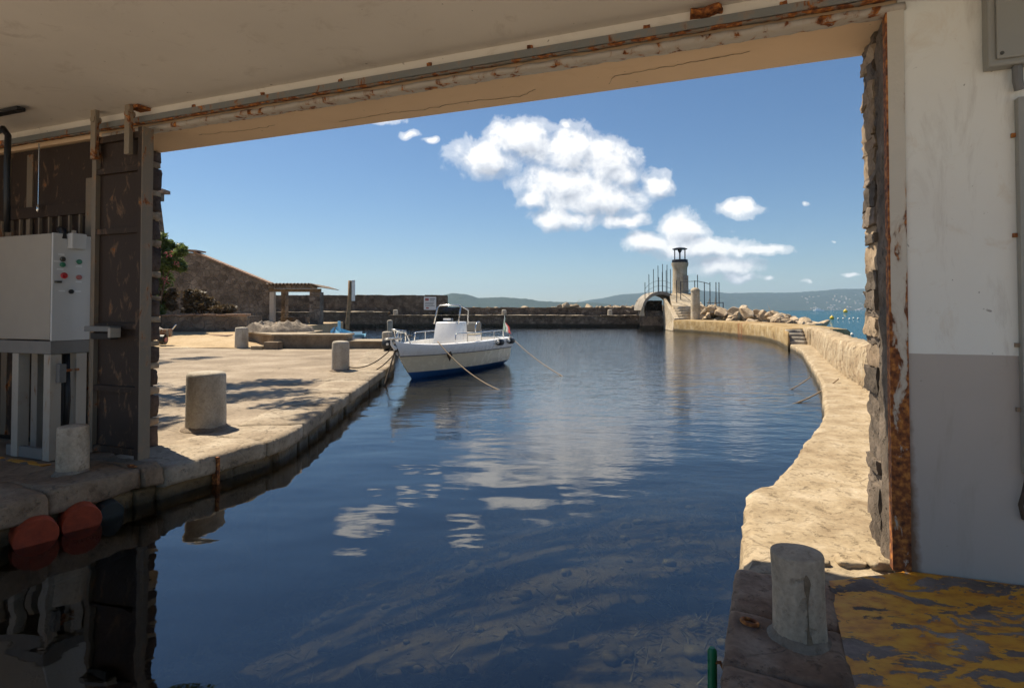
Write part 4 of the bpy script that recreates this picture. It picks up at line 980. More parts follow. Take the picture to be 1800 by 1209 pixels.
# helm seat
se = MB(); se.box(1.15, 1.62, -.40, .42, .44, 1.02, B); se = se.build('helm_seat', M['gel'], boat, bevel=.04)
mb = MB(); mb.box(1.10, 1.22, -.38, .40, 1.04, 1.42, B); mb.build('backrest', M['rubrail'], se, bevel=.05)
mb = MB(); mb.box(1.20, 1.62, -.38, .40, 1.025, 1.10, B); mb.build('seat_pad', M['deckcream'], se, bevel=.03)
for y in (-.36, .36):
    mb = MB(); mb.tube([B(1.55, y, 1.0), B(1.52, y, 1.30), B(1.40, y, 1.43), B(1.22, y, 1.43), B(1.10, y, 1.30), B(1.08, y, .95)], .018, 8); mb.build('seat_hoop', M['steel'], se, smooth='all')
# side rails and pulpit
def railrun(ts, sg, h, nm):
    mb = MB(); P = []
    f = lambda t_, dz: B(hx(t_, sheer(t_)), sg * (hb(t_, sheer(t_)) - .09), sheer(t_) + dz)
    P = [f(ts[0], .02), f(ts[0] + .006, h * .9), f(ts[0] + .016, h)] + [f(t_, h) for t_ in ts[1:-1]] + [f(ts[-1] - .016, h), f(ts[-1] - .006, h * .9), f(ts[-1], .02)]
    mb.tube(P, .016, 8); o = mb.build(nm, M['steel'], boat, smooth='all')
    for t_ in ts[1:-1]:
        mb = MB(); mb.tube([f(t_, .02), f(t_, h - .017)], .012, 8); mb.build('stanchion', M['steel'], o)
railrun([.10, .25, .42, .56, .66], 1, .27, 'side_rail'); railrun([.10, .25, .42, .56], -1, .27, 'side_rail')
railrun([.70, .80, .88, .93], -1, .30, 'bow_rail')
mb = MB(); tip = B(BL + .10, 0, 1.33)
mb.tube([B(hx(.92, 1), .20, sheer(.92) + .02), B(hx(.95, 1), .17, 1.28), tip, B(hx(.95, 1), -.17, 1.28), B(hx(.92, 1), -.20, sheer(.92) + .02)], .017, 8); mb.build('pulpit', M['steel'], boat, smooth='all')
mb = MB(); mb.tube([B(hx(.86, 1), -.2, sheer(.86) + .30), tip], .015, 8); mb.build('pulpit_brace', M['steel'], boat)
# anchor roller and bow eye
ar = MB(); ar.box(BL - .30, BL + .14, -.07, .07, 1.07, 1.12, B); ar = ar.build('anchor_roller', M['steel'], boat, bevel=.008)
mb = MB(); mb.tube([B(BL + .12, 0, 1.08), B(BL + .10, 0, .96), B(BL - .02, .04, .84)], [.02, .03, .05], 8); mb.build('anchor', M['gel'], ar, smooth=True)
for x, y in ((BL - .62, .10), (BL - .80, -.08)):
    mb = MB(); p = B(x, y, 1.07); mb.tube([p, p + Vector((0, 0, .07))], .016, 8); mb.tube([p + Vector((0, 0, .07)) - BN * .07, p + Vector((0, 0, .07)) + BN * .07], .014, 8); mb.build('mooring_cleat', M['dark'], boat)
# fenders hung on the gunwale
for i, t_ in enumerate((.245, .075)):
    mb = MB(); c = B(hx(t_, .84), hb(t_, .8) + .12, .80); ax = (BD + Vector((0, 0, .05))).normalized()
    P = [c - ax * .24, c - ax * .20, c - ax * .12, c, c + ax * .12, c + ax * .19, c + ax * .22]; mb.tube(P, [.02, .075, .10, .105, .10, .07, .03], 16)
    f = mb.build('boat_fender', M['dark'], None, 'all', ['black fender hung amidships on the motorboat gunwale', 'black fender hung nearest the motorboat stern'][i], 'fender', 'black boat fenders')
    mb = MB(); mb.tube([c + ax * .205, c + ax * .25], [.055, .035], 12); mb.build('end_cap', M['whitebuoy'], f)
    mb = MB(); mb.tube([c + Vector((0, 0, .09)), B(hx(t_, .9), hb(t_, .9) - .03, .99)], .006, 6); mb.build('lanyard', M['darkrope'], f)
# stern ensign
fl = thing('ensign', B(.05, .72, .95), 'small drooping tricolour ensign on a staff at the boat stern', 'flag')
mb = MB(); mb.tube([B(.05, .72, .94), B(-.10, .74, 1.62)], .010, 8); mb.build('staff', M['gel'], fl)
for i, mt in enumerate(('flagg', 'flagw', 'flagr')):
    mb = MB(); rows_ = []
    for k in range(9):
        v = k / 8
        a = B(-.09 + .13 * v + i * .035 * v, .74 + .02 * math.sin(v * 9 + i) + i * .12 * v, 1.60 - .50 * v - .03 * i); b2 = B(-.09 + .13 * v + (i + 1) * .035 * v, .742 + .03 * math.sin(v * 9 + i + 1) + (i + 1) * .12 * v, 1.59 - .50 * v - .03 * (i + 1))
        rows_.append([a, b2, b2 + BD * .004, a + BD * .004])
    mb.loft(rows_); mb.build('flag_stripe', M[mt], fl, smooth='all')
# ropes
def rope(a, b_, sag, r, label, mat='rope', n=24):
    a, b_ = Vector(a), Vector(b_); P = []
    for i in range(n + 1):
        t_ = i / n; p = a.lerp(b_, t_); p.z -= sag * 4 * t_ * (1 - t_); P.append(p)
    mb = MB(); mb.tube(P, r, 8); return mb.build('mooring_rope', M[mat], None, 'all', label, 'rope', 'mooring ropes')
rope(B(hx(.80, .95), hb(.8, .95) + .04, .98), (-.25, 12.95, WATER - .02), .16, .014, 'tan mooring rope slanting from the motorboat bow down into the water')
rope(B(.0, .95, .95), (1.42, 15.6, WATER - .02), .10, .012, 'thin rope running from the boat stern out into the basin')
rope(B(BL - .2, -.02, 1.0), (-4.10, 14.28, .08), .22, .014, 'upper bow line from the boat to the quay bollard', 'darkrope')
rope(B(BL - .25, .05, .92), (-4.10, 14.20, .03), .34, .014, 'lower bow line drooping from the boat to the quay bollard', 'darkrope')
rope(B(BL - .1, .0, .85), (-3.18, 13.2, -1.0), .0, .022, 'dark line dropping straight down from the bow at the quay edge', 'darkrope')
rope((5.35, 9.70, -.02) if False else (6.95, 12.15, .04), (4.75, 10.55, WATER - .02), .12, .014, 'old rope from the mole path edge into the water')
rope((6.95, 13.3, -.06), (6.3, 13.0, WATER - .02), .02, .012, 'short rope end hanging off the mole edge')
# diamond float on the bow rope
mb = MB(); c = Vector(B(hx(.74, .5), hb(.74, .5) + .10, .58)); mb.lathe(c, [(.003, -.17), (.075, 0), (.003, .17)], 4); mb.build('rope_weight', M['darkrope'], None, label='dark diamond shaped weight hanging against the boat hull', cat='weight')
# black ball fender at quay corner
bf = thing('ball_fender', (-4.62, 21.3, .2), 'round black rubber fender hanging at the quay corner by the boat bow', 'fender')
mb = MB(); mb.lathe((-4.58, 21.2, -.02), [(.01, 0), (.17, .04), (.25, .14), (.275, .26), (.25, .38), (.17, .48), (.05, .52)], 24); mb.build('ball', M['dark'], bf, smooth='all')
mb = MB(); mb.tube([(-4.58, 20.94, .26), (-4.58, 20.91, .26)], .05, 12); mb.build('valve', M['whitebuoy'], bf)
mb = MB(); mb.tube([(-4.58, 21.2, .5), (-4.85, 22.4, .62)], .014, 6); mb.build('lanyard', M['darkrope'], bf)

# ================================================================== LEFT BACKGROUND
# low platform
pf = thing('low_platform', (-8, 24, 0), 'low rendered landing platform with a step behind the quay bollards', 'platform')
mb = MB(); mb.prism([(-9.45, 22.62), (-6.55, 22.45), (-6.55, 23.4), (-8.6, 23.5), (-8.9, 26.7), (-12.4, 27.6), (-12.3, 26.2)], -.6, .50); mb.build('body', M['plinth'], pf)
mb = MB(); mb.prism([(-9.52, 22.55), (-6.48, 22.38), (-6.48, 23.45), (-8.55, 23.55), (-8.84, 26.76), (-12.5, 27.66), (-12.42, 26.1)], .502, .56); mb.build('top_slab', M['ledge'], pf)
mb = MB(); mb.prism([(-6.54, 22.47), (-4.75, 22.42), (-4.75, 23.9), (-6.54, 23.9)], -.8, .26); mb.build('low_body', M['plinth'], pf)
mb = MB(); mb.prism([(-6.53, 22.41), (-4.70, 22.36), (-4.70, 23.95), (-6.53, 23.95)], .262, .30); mb.build('low_slab', M['ledge'], pf)
mb = MB(); mb.prism([(-9.6, 22.0), (-9.05, 21.97), (-9.05, 22.5), (-9.6, 22.55)], -.03, .28); mb.build('step', M['plinth'], pf, bevel=.02)
mb = MB(); mb.prism([(-10.05, 21.9), (-9.62, 21.88), (-9.62, 22.45), (-10.05, 22.5)], -.03, .13); mb.build('step', M['sunstone'], pf, bevel=.02)
# net heap
mb = MB(); nr_, na = 16, 60; c = (-10.35, 25.3)
for i in range(nr_ + 1):
    for k in range(na):
        a = 2 * math.pi * k / na; f = i / nr_; x = c[0] + 1.55 * f * math.cos(a); y = c[1] + .95 * f * math.sin(a)
        z = .555 + .36 * max(0, (1 - f ** 3.5)) * (1 + .75 * fbm(x * 1.1, y * 1.1, 4)) + (.20 * abs(fbm(x * 2.6 + y, y * 2.6, 3)) if 0 < f < 1 else 0)
        mb.v.append(Vector((x, y, z)))
mb.f = [(i * na + k, i * na + (k + 1) % na, (i + 1) * na + (k + 1) % na, (i + 1) * na + k) for i in range(nr_) for k in range(na)]
mb.build('net_heap', M['heap'], None, True, 'crumpled grey heap of nets lying on the low platform', 'heap')
# small blue rowing boat afloat behind the platform
rb = thing('rowing_boat', (-9.3, 33, WATER), 'small pale blue and white rowing boat afloat behind the platform', 'boat')
rd = Vector((.62, -.78, 0)).normalized(); rn = Vector((-rd.y, rd.x, 0)); rc = Vector((-8.25, 28.4, WATER))
def RB(x, y, z): return rc + rd * x + rn * y + Vector((0, 0, z))
def rhb(s_, k): return (.62 * (1 - abs(2 * s_ - 1) ** 2.6 * (1.0 if s_ < .5 else .55))) * (.45 + .55 * k) + .015
def rz(s_): return .62 + .28 * (abs(2 * s_ - 1) ** 2) * (1.2 if s_ < .5 else .5)
SS = [i / 14 for i in range(15)]
def rband(k0, k1, nm, mt, th=0.0):
    mb = MB()
    for sg in (1, -1): mb.loft([[RB(-1.5 + 3.1 * s_, sg * (rhb(s_, k) + th), -.1 + (rz(s_) + .1) * k) for k in (k0, (k0 + k1) / 2, k1)] for s_ in SS], False, False)
    mb.build(nm, M[mt], rb, smooth='all', fix=False)
rband(0, .8, 'hull', 'whitehull'); rband(.78, 1.0, 'sheer_strake', 'paleblue', .02)
mb = MB(); mb.loft([[RB(-1.45 + 3.0 * s_, rhb(s_, .9) - .02, rz(s_) - .12 - .30 * (1 - abs(2 * s_ - 1) ** 3)), RB(-1.45 + 3.0 * s_, -rhb(s_, .9) + .02, rz(s_) - .12 - .30 * (1 - abs(2 * s_ - 1) ** 3))] for s_ in SS], False, False); mb.build('inner_deck', M['paleblue'], rb, fix=False)
mb = MB(); mb.box(-1.05, -.9, -.06, .06, .72, 1.25, RB); mb.build('stem_post', M['paleblue'], rb, bevel=.02)
mb = MB(); mb.box(1.30, 1.36, -.22, .22, .35, .78, RB); mb.build('transom', M['whitehull'], rb)
mb = MB(); mb.box(.2, .42, -.52, .52, .58, .62, RB); mb.build('thwart', M['wood'], rb)
# wooden post with a long board
po = thing('mooring_post', (-8.55, 30.2, -.3), 'tall leaning wooden post carrying a narrow white board', 'post')
mb = MB(); mb.tube([(-8.75, 30.2, -1.2), (-8.72, 30.2, 1.0), (-8.62, 30.2, 1.9), (-8.60, 30.2, 3.08)], .10, 10); mb.build('pole', M['wood'], po, smooth='all')
mb = MB(); mb.box(-8.50, -8.33, 30.12, 30.2, 2.0, 3.10); mb.build('board', M['label'], po, bevel=.01)
# shelter with corrugated roof
sh = thing('shelter', (-15, 40, .5), 'open stone shelter with corrugated roof against the stone shed', 'shelter')
mb = MB(); mb.box(-16.55, -16.25, 38.8, 39.15, .2, 2.755); mb.build('post', M['whitepost'], sh, bevel=.02)
mb = MB(); mb.box(-16.9, -16.58, 41.6, 42.2, -.6, 3.0); mb.build('pier', M['shedwall'], sh)
mb = MB(); mb.box(-13.85, -13.15, 38.9, 39.7, -1.0, 2.755); mb.build('pier', M['shedwall'], sh)
mb = MB(); mb.box(-16.6, -13.1, 38.85, 39.1, 2.76, 2.98); mb.build('beam', M['wood'], sh)
mb = MB(); mb.box(-16.3, -14.75, 40.5, 41.4, -.2, 1.02); mb.build('bench_block', M['shedwall'], sh)
mb = MB(); rings = []
nn = 110
for i in range(nn + 1):
    x = -16.75 + 3.15 * i / nn; dz = .05 * math.sin(i * 2 * math.pi * 13 / nn)
    rings.append([(x, 38.5, 3.27 + dz), (x, 42.2, 3.22 + dz), (x, 42.2, 3.25 + dz), (x, 38.5, 3.31 + dz)])
mb.loft(rings); mb.build('corrugated_roof', M['tin'], sh, smooth=True)
mb = MB(); mb.hexa([Vector(p) for p in ((-13.59, 38.5, 3.24), (-12.85, 38.5, 3.02), (-12.85, 42.2, 2.98), (-13.59, 42.2, 3.2), (-13.59, 38.5, 3.32), (-12.85, 38.5, 3.06), (-12.85, 42.2, 3.02), (-13.59, 42.2, 3.26))]); mb.build('roof_edge', M['tin'], sh)
mb = MB(); mb.box(-16.6, -13.3, 38.72, 38.83, 2.985, 3.21); mb.build('fascia', M['shedwall'], sh)
# stone shed: long sloping gable wall
sd = thing('gable_wall', (-20, 39, .4), 'tall rubble stone wall whose top slopes down to the shelter', 'wall')
G1 = [(-27.5, .1), (-16.62, .1), (-16.62, 3.30), (-21.85, 5.45), (-27.5, 5.9)]
mb = MB(); mb.add([(x, 39.0, z) for x, z in G1] + [(x, 39.7, z) for x, z in G1], [(0, 1, 2, 3, 4), (9, 8, 7, 6, 5)] + [(i, (i + 1) % 5, 5 + (i + 1) % 5, 5 + i) for i in range(5)]); mb.build('wall', M['shedwall'], sd)
dx = Vector((5.23, 0, -2.15)).normalized()
for i in range(11):  # coping tiles along the slope
    a = Vector((-21.85, 38.92, 5.455)) + dx * (i * .51); b2 = a + dx * .49; up = Vector((dx.z * -1, 0, dx.x)) * .09
    mb = MB(); mb.hexa([a, b2, b2 + Vector((0, .8, 0)), a + Vector((0, .8, 0)), a + up, b2 + up, b2 + up + Vector((0, .8, 0)), a + up + Vector((0, .8, 0))]); mb.build('coping_tile', M['tile'], sd)
mb = MB(); mb.hexa([Vector(p) for p in ((-24.2, 38.7, 5.68), (-21.5, 38.7, 5.52), (-21.5, 39.9, 5.52), (-24.2, 39.9, 5.68), (-24.2, 38.7, 5.80), (-21.5, 38.7, 5.62), (-21.5, 39.9, 5.62), (-24.2, 39.9, 5.80))]); mb.build('roof_slab', M['tile'], sd)
# battered tower behind
tw = thing('stone_tower', (-33, 50, 0), 'tall sloping stone tower just beside the left jamb', 'tower')
mb = MB(); mb.loft([[(-45, 50, z), (x, 50, z), (x * 1.22, 58, z), (-50, 58, z)] for x, z in ((-29.6, 0), (-30.3, 6), (-31.1, 11.9))]); mb.build('wall', M['shedwall'], tw)
mb = MB(); mb.box(-31.9, -30.75, 49.8, 51, 11.9, 12.2); mb.build('cornice', M['tile'], tw)
mb = MB(); mb.box(-31.5, -31.05, 50, 50.6, 11.2, 11.895); mb.build('corbel', M['shedwall'], tw)
# low planter wall
pwl = thing('planter_wall', (-14.5, 27.6, .4), 'low brown stone planter wall below the shrubs', 'wall')
mb = MB(); mb.prism([(-19.0, 27.6), (-13.0, 27.9), (-13.0, 29.6), (-19, 29.8)], 0, 1.22); mb.build('wall_body', M['shedwall'], pwl)
x = -19.0
while x < -13.05:
    L = min(random.uniform(.4, .75), -13.0 - x); mb = MB(); y0 = 27.58 + (x + 19) * .05; tp = random.uniform(.06, .11)
    mb.rough(lambda a, b_, c: Vector((x + (a + 1) / 2 * L, y0 + .22 + b_ * .27, 1.224 + (c + 1) / 2 * tp)), (3, 3, 2), .3, .02, 3, x, (L / 2, .25, .05)); mb.build('cap_stone', M['tile'], pwl, smooth='all'); x += L
mb = MB(); mb.rough(lambda a, b_, c: Vector((-14.9 + a * 2.0, 27.0 + b_ * .3 - a * .9, .22 + c * .16)), (10, 3, 3), .3, .03, 2, 5, (2, .3, .2)); mb.build('footing', M['tile'], pwl, smooth='all')

# foliage helpers
def leaves(mb, c, r, n, size, rnd, flat=1.0):
    for i in range(n):
        d = Vector((rnd.gauss(0, 1), rnd.gauss(0, 1), rnd.gauss(0, 1))).normalized() * (rnd.random() ** .45)
        p = Vector(c) + Vector((d.x * r[0], d.y * r[1], d.z * r[2]))
        a = Vector((rnd.gauss(0, 1), rnd.gauss(0, 1), rnd.gauss(0, .6) * flat)).normalized(); b_ = a.orthogonal().normalized()
        b_ = Matrix.Rotation(rnd.uniform(0, 6.28), 3, a) @ b_; s_ = size * rnd.uniform(.6, 1.4)
        mb.add([p - a * s_, p + b_ * s_ * .32, p + a * s_, p - b_ * s_ * .32], [(0, 1, 2, 3)])
def shrub(name, base, clumps, n, size, mat, label, stems, seed, flowers=None):
    rnd = random.Random(seed); t_ = thing(name, base, label, 'shrub')
    mb = MB()
    for c, r in clumps:
        for k in range(7):
            q = Vector(c) + Vector((rnd.gauss(0, .5) * r[0], rnd.gauss(0, .5) * r[1], rnd.gauss(0, .5) * r[2])); leaves(mb, q, tuple(x * .45 for x in r), n // 7, size, rnd)
    mb.build('foliage', M[mat], t_, fix=False)
    for k in range(stems):
        c, r = clumps[k % len(clumps)]; mb = MB(); b_ = Vector(base) + Vector((rnd.uniform(-.3, .3), rnd.uniform(-.2, .2), -.2)); m_ = b_.lerp(Vector(c), .5) + Vector((rnd.uniform(-.2, .2), 0, .2))
        mb.tube([b_, m_, Vector(c)], [.06, .04, .015], 6); mb.build('stem', M['bark'], t_)
    if flowers:
        mb = MB()
        for f in flowers: leaves(mb, f, (.22, .2, .20), 18, .06, rnd)
        mb.build('blossom', M['flower'], t_, fix=False)
shrub('oleander', (-17.8, 28.6, 1.0), [((-18.0, 28.6, 2.4), (.9, .9, 1.2)), ((-17.8, 28.4, 3.6), (.95, .9, 1.0)), ((-17.5, 28.4, 4.6), (.75, .7, .8)), ((-18.4, 28.8, 4.6), (.9, .8, .9)), ((-16.95, 28.3, 3.9), (.55, .6, .6)), ((-18.4, 28.7, 3.2), (1.0, .9, 1.4))],
      1500, .15, 'leaf', 'green oleander bush with pink flowers beside the left jamb', 8, 3, [(-16.5, 27.9, 3.75), (-16.9, 27.8, 3.0), (-17.4, 27.7, 4.6), (-16.8, 27.8, 4.25), (-17.7, 27.8, 3.9)])
shrub('dry_bush', (-15.8, 29.0, 1.15), [((-15.7, 28.8, 1.75), (.9, .5, .55)), ((-14.9, 28.8, 1.6), (.7, .5, .45)), ((-16.5, 28.9, 2.0), (.7, .5, .6))], 1100, .12, 'drybush', 'brown dry bush spilling over the planter wall', 6, 5)
rk = MB(); rk.rough(lambda a, b_, c: Vector((-17.6 + a * .55, 27.0 + b_ * .4, .55 + c * .75)), (8, 8, 8), .7, .12, 1.4, 8, (1, 1, 1.3)); rk.build('boulder', M['shedwall'], None, 'all', 'grey boulder at the foot of the oleander bush', 'boulder')
# boat trailer drawbar lying on the quay
tl = thing('boat_trailer', (-14.6, 23.8, .1), 'pale metal boat trailer drawbar with jockey wheel at the left', 'trailer')
zt = zgr(-14.5, 23.8)
mb = MB(); mb.tube([(-17.6, 24.0, zt + .28), (-15.6, 23.7, zt + .30), (-14.35, 23.4, zt + .30)], .07, 8); mb.build('drawbar', M['whitepost'], tl, smooth='all')
mb = MB(); mb.tube([(-17.6, 24.6, zt + .35), (-15.6, 24.0, zt + .62), (-14.7, 23.6, zt + .68), (-14.1, 23.4, zt + .45)], .06, 8); mb.build('drawbar', M['whitepost'], tl, smooth='all')
wh = MB(); wh.tube([(-14.32, 23.2, zt + .20), (-14.12, 23.2, zt + .20)], .20, 20); wh = wh.build('jockey_wheel', M['dark'], tl, smooth=True)
mb = MB(); mb.tube([(-14.11, 23.2, zt + .20), (-14.08, 23.2, zt + .20)], .10, 14); mb.build('hub', M['pink'], wh)
mb = MB(); mb.box(-14.45, -14.0, 23.25, 23.5, zt + .30, zt + .62); mb.build('winch', M['hanger'], tl, bevel=.03)
mb = MB(); mb.tube([(-13.9, 23.3, zt + .62), (-13.75, 23.3, zt + .8)], .03, 8); mb.build('crank', M['steel'], tl)
# stone pines behind the jamb, out of view; their crowns dapple the quay
def pine(base, crown, rad, label, seed, lumps=26):
    rnd = random.Random(seed); t_ = thing('pine_tree', base, label, 'tree', 'pines shading the quay'); base = Vector(base); crown = Vector(crown)
    mb = MB(); P = [base - Vector((0, 0, .2)), base.lerp(crown, .35) + Vector((.2, 0, .4)), base.lerp(crown, .75), crown]; mb.tube(P, [.26, .2, .14, .06], 10); mb.build('trunk', M['bark'], t_, smooth='all')
    fm = MB()
    for k in range(lumps):
        a = rnd.uniform(0, 6.28); rr = rad * math.sqrt(rnd.random()); q = crown + Vector((rr * math.cos(a), rr * math.sin(a), rnd.uniform(-.2, .7) - .05 * rr))
        leaves(fm, q, (.75, .75, .32), 330, .13, rnd)
        if k % 3 == 0: lb = MB(); lb.tube([P[2].lerp(crown, .3), q], [.07, .02], 6); lb.build('limb', M['bark'], t_)
    fm.build('crown', M['needle'], t_, fix=False)
pine((-11.0, 13.2, 0), (-9.2, 12.9, 8.4), 3.5, 'stone pine just behind the left jamb', 11, 24)
pine((-19.4, 22.3, .1), (-17.3, 21.6, 9.6), 2.7, 'taller stone pine farther left behind the jamb', 12, 26)

# ================================================================== BRIDGE, LIGHTHOUSE, BOULDERS
br = thing('arched_footbridge', (14.7, 57, .9), 'small arched concrete footbridge leading up to the lighthouse', 'bridge')
cxb, yb0, yb1 = 14.30, 54.6, 58.2
def arc(r, n=24): return [(cxb + r[0] * math.cos(math.pi - math.pi * k / n), 1.50 + r[1] * math.sin(math.pi - math.pi * k / n)) for k in range(n + 1)]
ou, inr = arc((1.82, 1.82)), arc((1.60, 1.52))
mb = MB(); mb.loft([[(a[0], yb0, a[1]), (b_[0], yb0, b_[1]), (b_[0], yb1, b_[1]), (a[0], yb1, a[1])] for a, b_ in zip(ou, inr)]); mb.build('arch', M['archstone'], br, smooth=True)
mb = MB(); mb.box(cxb - 1.58, cxb + .95, yb1 - .4, yb1 - .1, .95, 2.5); mb.build('back_wall', M['farwall'], br)
mb = MB(); mb.prism([(12.2, 54.3), (15.9, 54.3), (17.7, 60.97), (13.72, 60.97)], -1.5, .95); mb.build('sill_wall', M['farwall'], br)
mb = MB(); mb.box(12.75, 15.3, 54.9, 57.7, .952, 1.46); mb.build('sluice_block', M['farwall'], br)
mb = MB(); mb.hexa([Vector(p) for p in ((12.16, yb0 - .2, .955), (12.70, yb0 - .2, .955), (13.2, yb0 + 2, .955), (12.66, yb0 + 2, .955), (12.42, yb0 - .2, 1.9), (12.60, yb0 - .2, 1.9), (13.1, yb0 + 2, 1.9), (12.92, yb0 + 2, 1.9))]); mb.build('pier', M['lightstone'], br, bevel=.04)
mb = MB(); mb.hexa([Vector(p) for p in ((14.75, 52.3, -.5), (17.9, 52.3, -.5), (18.2, 57.6, -.5), (15.9, 57.6, -.5), (14.75, 52.3, 1.9), (17.7, 52.3, 1.9), (17.5, 55.0, 3.15), (15.2, 55.0, 3.15))]); mb.build('ramp', M['lightstone'], br, bevel=.04)
mb = MB(); mb.hexa([Vector(p) for p in ((15.6, 55.02, -.5), (17.9, 55.02, -.5), (17.9, 58.0, -.5), (15.6, 58.0, -.5), (15.6, 55.02, 3.16), (17.6, 55.02, 3.16), (17.6, 57.8, 3.16), (15.6, 57.8, 3.16))]); mb.build('abutment', M['lightstone'], br, bevel=.04)
for i in range(5):  # steps
    y0 = 50.2 + i * .42; z1 = .68 + .235 * (i + 1)
    mb = MB(); mb.rough(lambda a, b_, c: Vector((16.15 + a * 1.42, (y0 + 52.28) / 2 + b_ * (52.28 - y0) / 2, (.4 + z1) / 2 + c * (z1 - .4) / 2)), (6, 3, 3), .05, .014, 2, i, (1.4, .5, .3)); mb.build('step', M['lightstone'], br, smooth='all')
mb = MB(); mb.hexa([Vector(p) for p in ((14.05, 49.75, -.3), (14.68, 49.75, -.3), (14.72, 54.9, -.3), (14.5, 54.9, -.3), (14.22, 49.85, .80), (14.66, 49.85, .80), (14.74, 54.5, 2.7), (14.5, 54.5, 2.7))]); mb.build('stair_cheek', M['lightstone'], br, bevel=.04)
# railing posts and rails of the bridge
def post(x, y, z0, z1, r=.032):
    mb = MB(); mb.tube([(x, y, z0), (x, y, z1)], r, 6); mb.build('railing_post', M['ironwork'], br)
def topz(x):
    k = 1.82 ** 2 - (x - cxb) ** 2; return 1.50 + (math.sqrt(k) if k > 0 else 0)
px_ = [12.80, 13.18, 13.62, 14.06, 14.50, 14.93, 15.26]
for i, x in enumerate(px_): post(x, yb0 + .12, topz(x), [4.2, 4.97, 5.47, 5.8, 5.96, 5.9, 5.47][i])
for i, x in enumerate((15.0, 15.35, 15.75)): post(x, yb1 - .12, topz(x), [4.9, 5.4, 5.6][i])
for dz in (.55, 1.05):
    mb = MB(); mb.tube([(x, yb0 + .12, topz(x) + dz) for i, x in enumerate(px_)], .014, 6); mb.build('rail', M['ironwork'], br)
for x, y, z0, z1 in ((15.35, 53.0, 2.2, 4.3), (15.9, 53.6, 2.4, 4.25), (17.5, 53.6, 2.4, 4.85), (17.1, 53.2, 2.2, 4.3), (18.0, 53.2, 1.5, 4.15), (18.35, 52.7, 1.2, 4.1), (18.8, 52.4, 1.0, 4.1), (19.15, 52.6, .9, 4.1), (19.3, 52.0, .7, 2.25)): post(x, y, z0, z1, .038)
mb = MB(); mb.tube([(15.9, 53.6, 4.2), (17.5, 53.6, 4.25), (18.0, 53.2, 4.1), (18.3, 52.7, 3.95)], .03, 6); mb.build('rail', M['ironwork'], br, smooth='all')
mb = MB(); mb.tube([(15.9, 53.6, 3.3), (17.5, 53.6, 3.3)], .018, 6); mb.build('rail', M['ironwork'], br)
mb = MB(); mb.tube([(18.1, 52.9, 2.2), (19.3, 52.0, 2.2)], .03, 6); mb.build('rail', M['ironwork'], br)
mb = MB(); mb.tube([(15.35, 53.0, 3.3), (15.9, 51.6, 2.6), (16.4, 50.4, 1.8)], .022, 6); mb.build('rail', M['ironwork'], br)
# pillar in front of the steps
pl_ = thing('stone_pillar', (16.55, 50.2, .7), 'short whitish stone pillar standing before the lighthouse steps', 'pillar')
mb = MB(); mb.lathe((16.05, 49.8, .62), [(.40, 0), (.39, .9), (.385, 1.7), (.37, 2.55)], 18); mb.build('shaft', M['lightstone'], pl_, smooth=True)
mb = MB(); mb.lathe((16.05, 49.8, 3.172), [(.40, 0), (.40, .1), (.28, .26), (.05, .34)], 18); mb.build('cap', M['lightstone'], pl_, smooth=True)
# lighthouse
lh = thing('lighthouse', (16.9, 55.9, 2.9), 'small round stone lighthouse with open iron lantern above the bridge', 'lighthouse')
lc = (16.55, 56.0)
mb = MB(); mb.lathe((*lc, 2.2), [(.80, 0), (.78, .8), (.72, 1.0), (.70, 2.0), (.69, 3.2), (.70, 3.5), (.80, 3.75), (.82, 3.98), (.5, 4.0)], 28); tower = mb.build('tower', M['lightstone'], lh, smooth=True)
mb = MB(); mb.lathe((*lc, 6.19), [(.74, 0), (.76, .05), (.76, .26), (.70, .30), (.1, .31)], 28); mb.build('gallery_ring', M['ironwork'], lh, smooth=True)
for k in range(6):
    a = .3 + k * math.pi / 3; mb = MB(); mb.tube([(lc[0] + .56 * math.cos(a), lc[1] + .56 * math.sin(a), 6.49), (lc[0] + .56 * math.cos(a), lc[1] + .56 * math.sin(a), 7.50)], .038, 8); mb.build('lantern_post', M['ironwork'], lh)
mb = MB(); mb.lathe((*lc, 7.50), [(.70, 0), (.72, .06), (.45, .15), (.1, .20), (.02, .21)], 24); roof = mb.build('lantern_roof', M['ironwork'], lh, smooth=True)
mb = MB(); mb.lathe((*lc, 7.06), [(.02, 0), (.08, .1), (.19, .28), (.2, .43)], 14); mb.build('lamp', M['ironwork'], lh, smooth=True)
mb = MB(); mb.box(lc[0] + .1, lc[0] + .6, lc[1] - .74, lc[1] - .55, 3.0, 4.9); mb.build('hatch', M['archstone'], tower)

# boulders: six hull shapes, copied
def rockmesh(seed):
    rnd = random.Random(seed); bm = bmesh.new()
    for i in range(17):
        v = Vector((rnd.gauss(0, 1), rnd.gauss(0, 1), rnd.gauss(0, 1))).normalized(); bm.verts.new((v.x * rnd.uniform(.8, 1.1), v.y * rnd.uniform(.6, .9), v.z * rnd.uniform(.55, .8)))
    r_ = bmesh.ops.convex_hull(bm, input=bm.verts[:]); bmesh.ops.delete(bm, geom=[g for g in r_['geom_interior'] if isinstance(g, bmesh.types.BMVert)], context='VERTS')
    bmesh.ops.bevel(bm, geom=bm.edges[:], offset=.05, segments=1, affect='EDGES'); bmesh.ops.recalc_face_normals(bm, faces=bm.faces[:])
    me = bpy.data.meshes.new('boulder'); bm.to_mesh(me); bm.free(); me.materials.append(M['rock']); return me
ROCKS = [rockmesh(20 + i) for i in range(7)]
rnd = random.Random(4); NB = 0
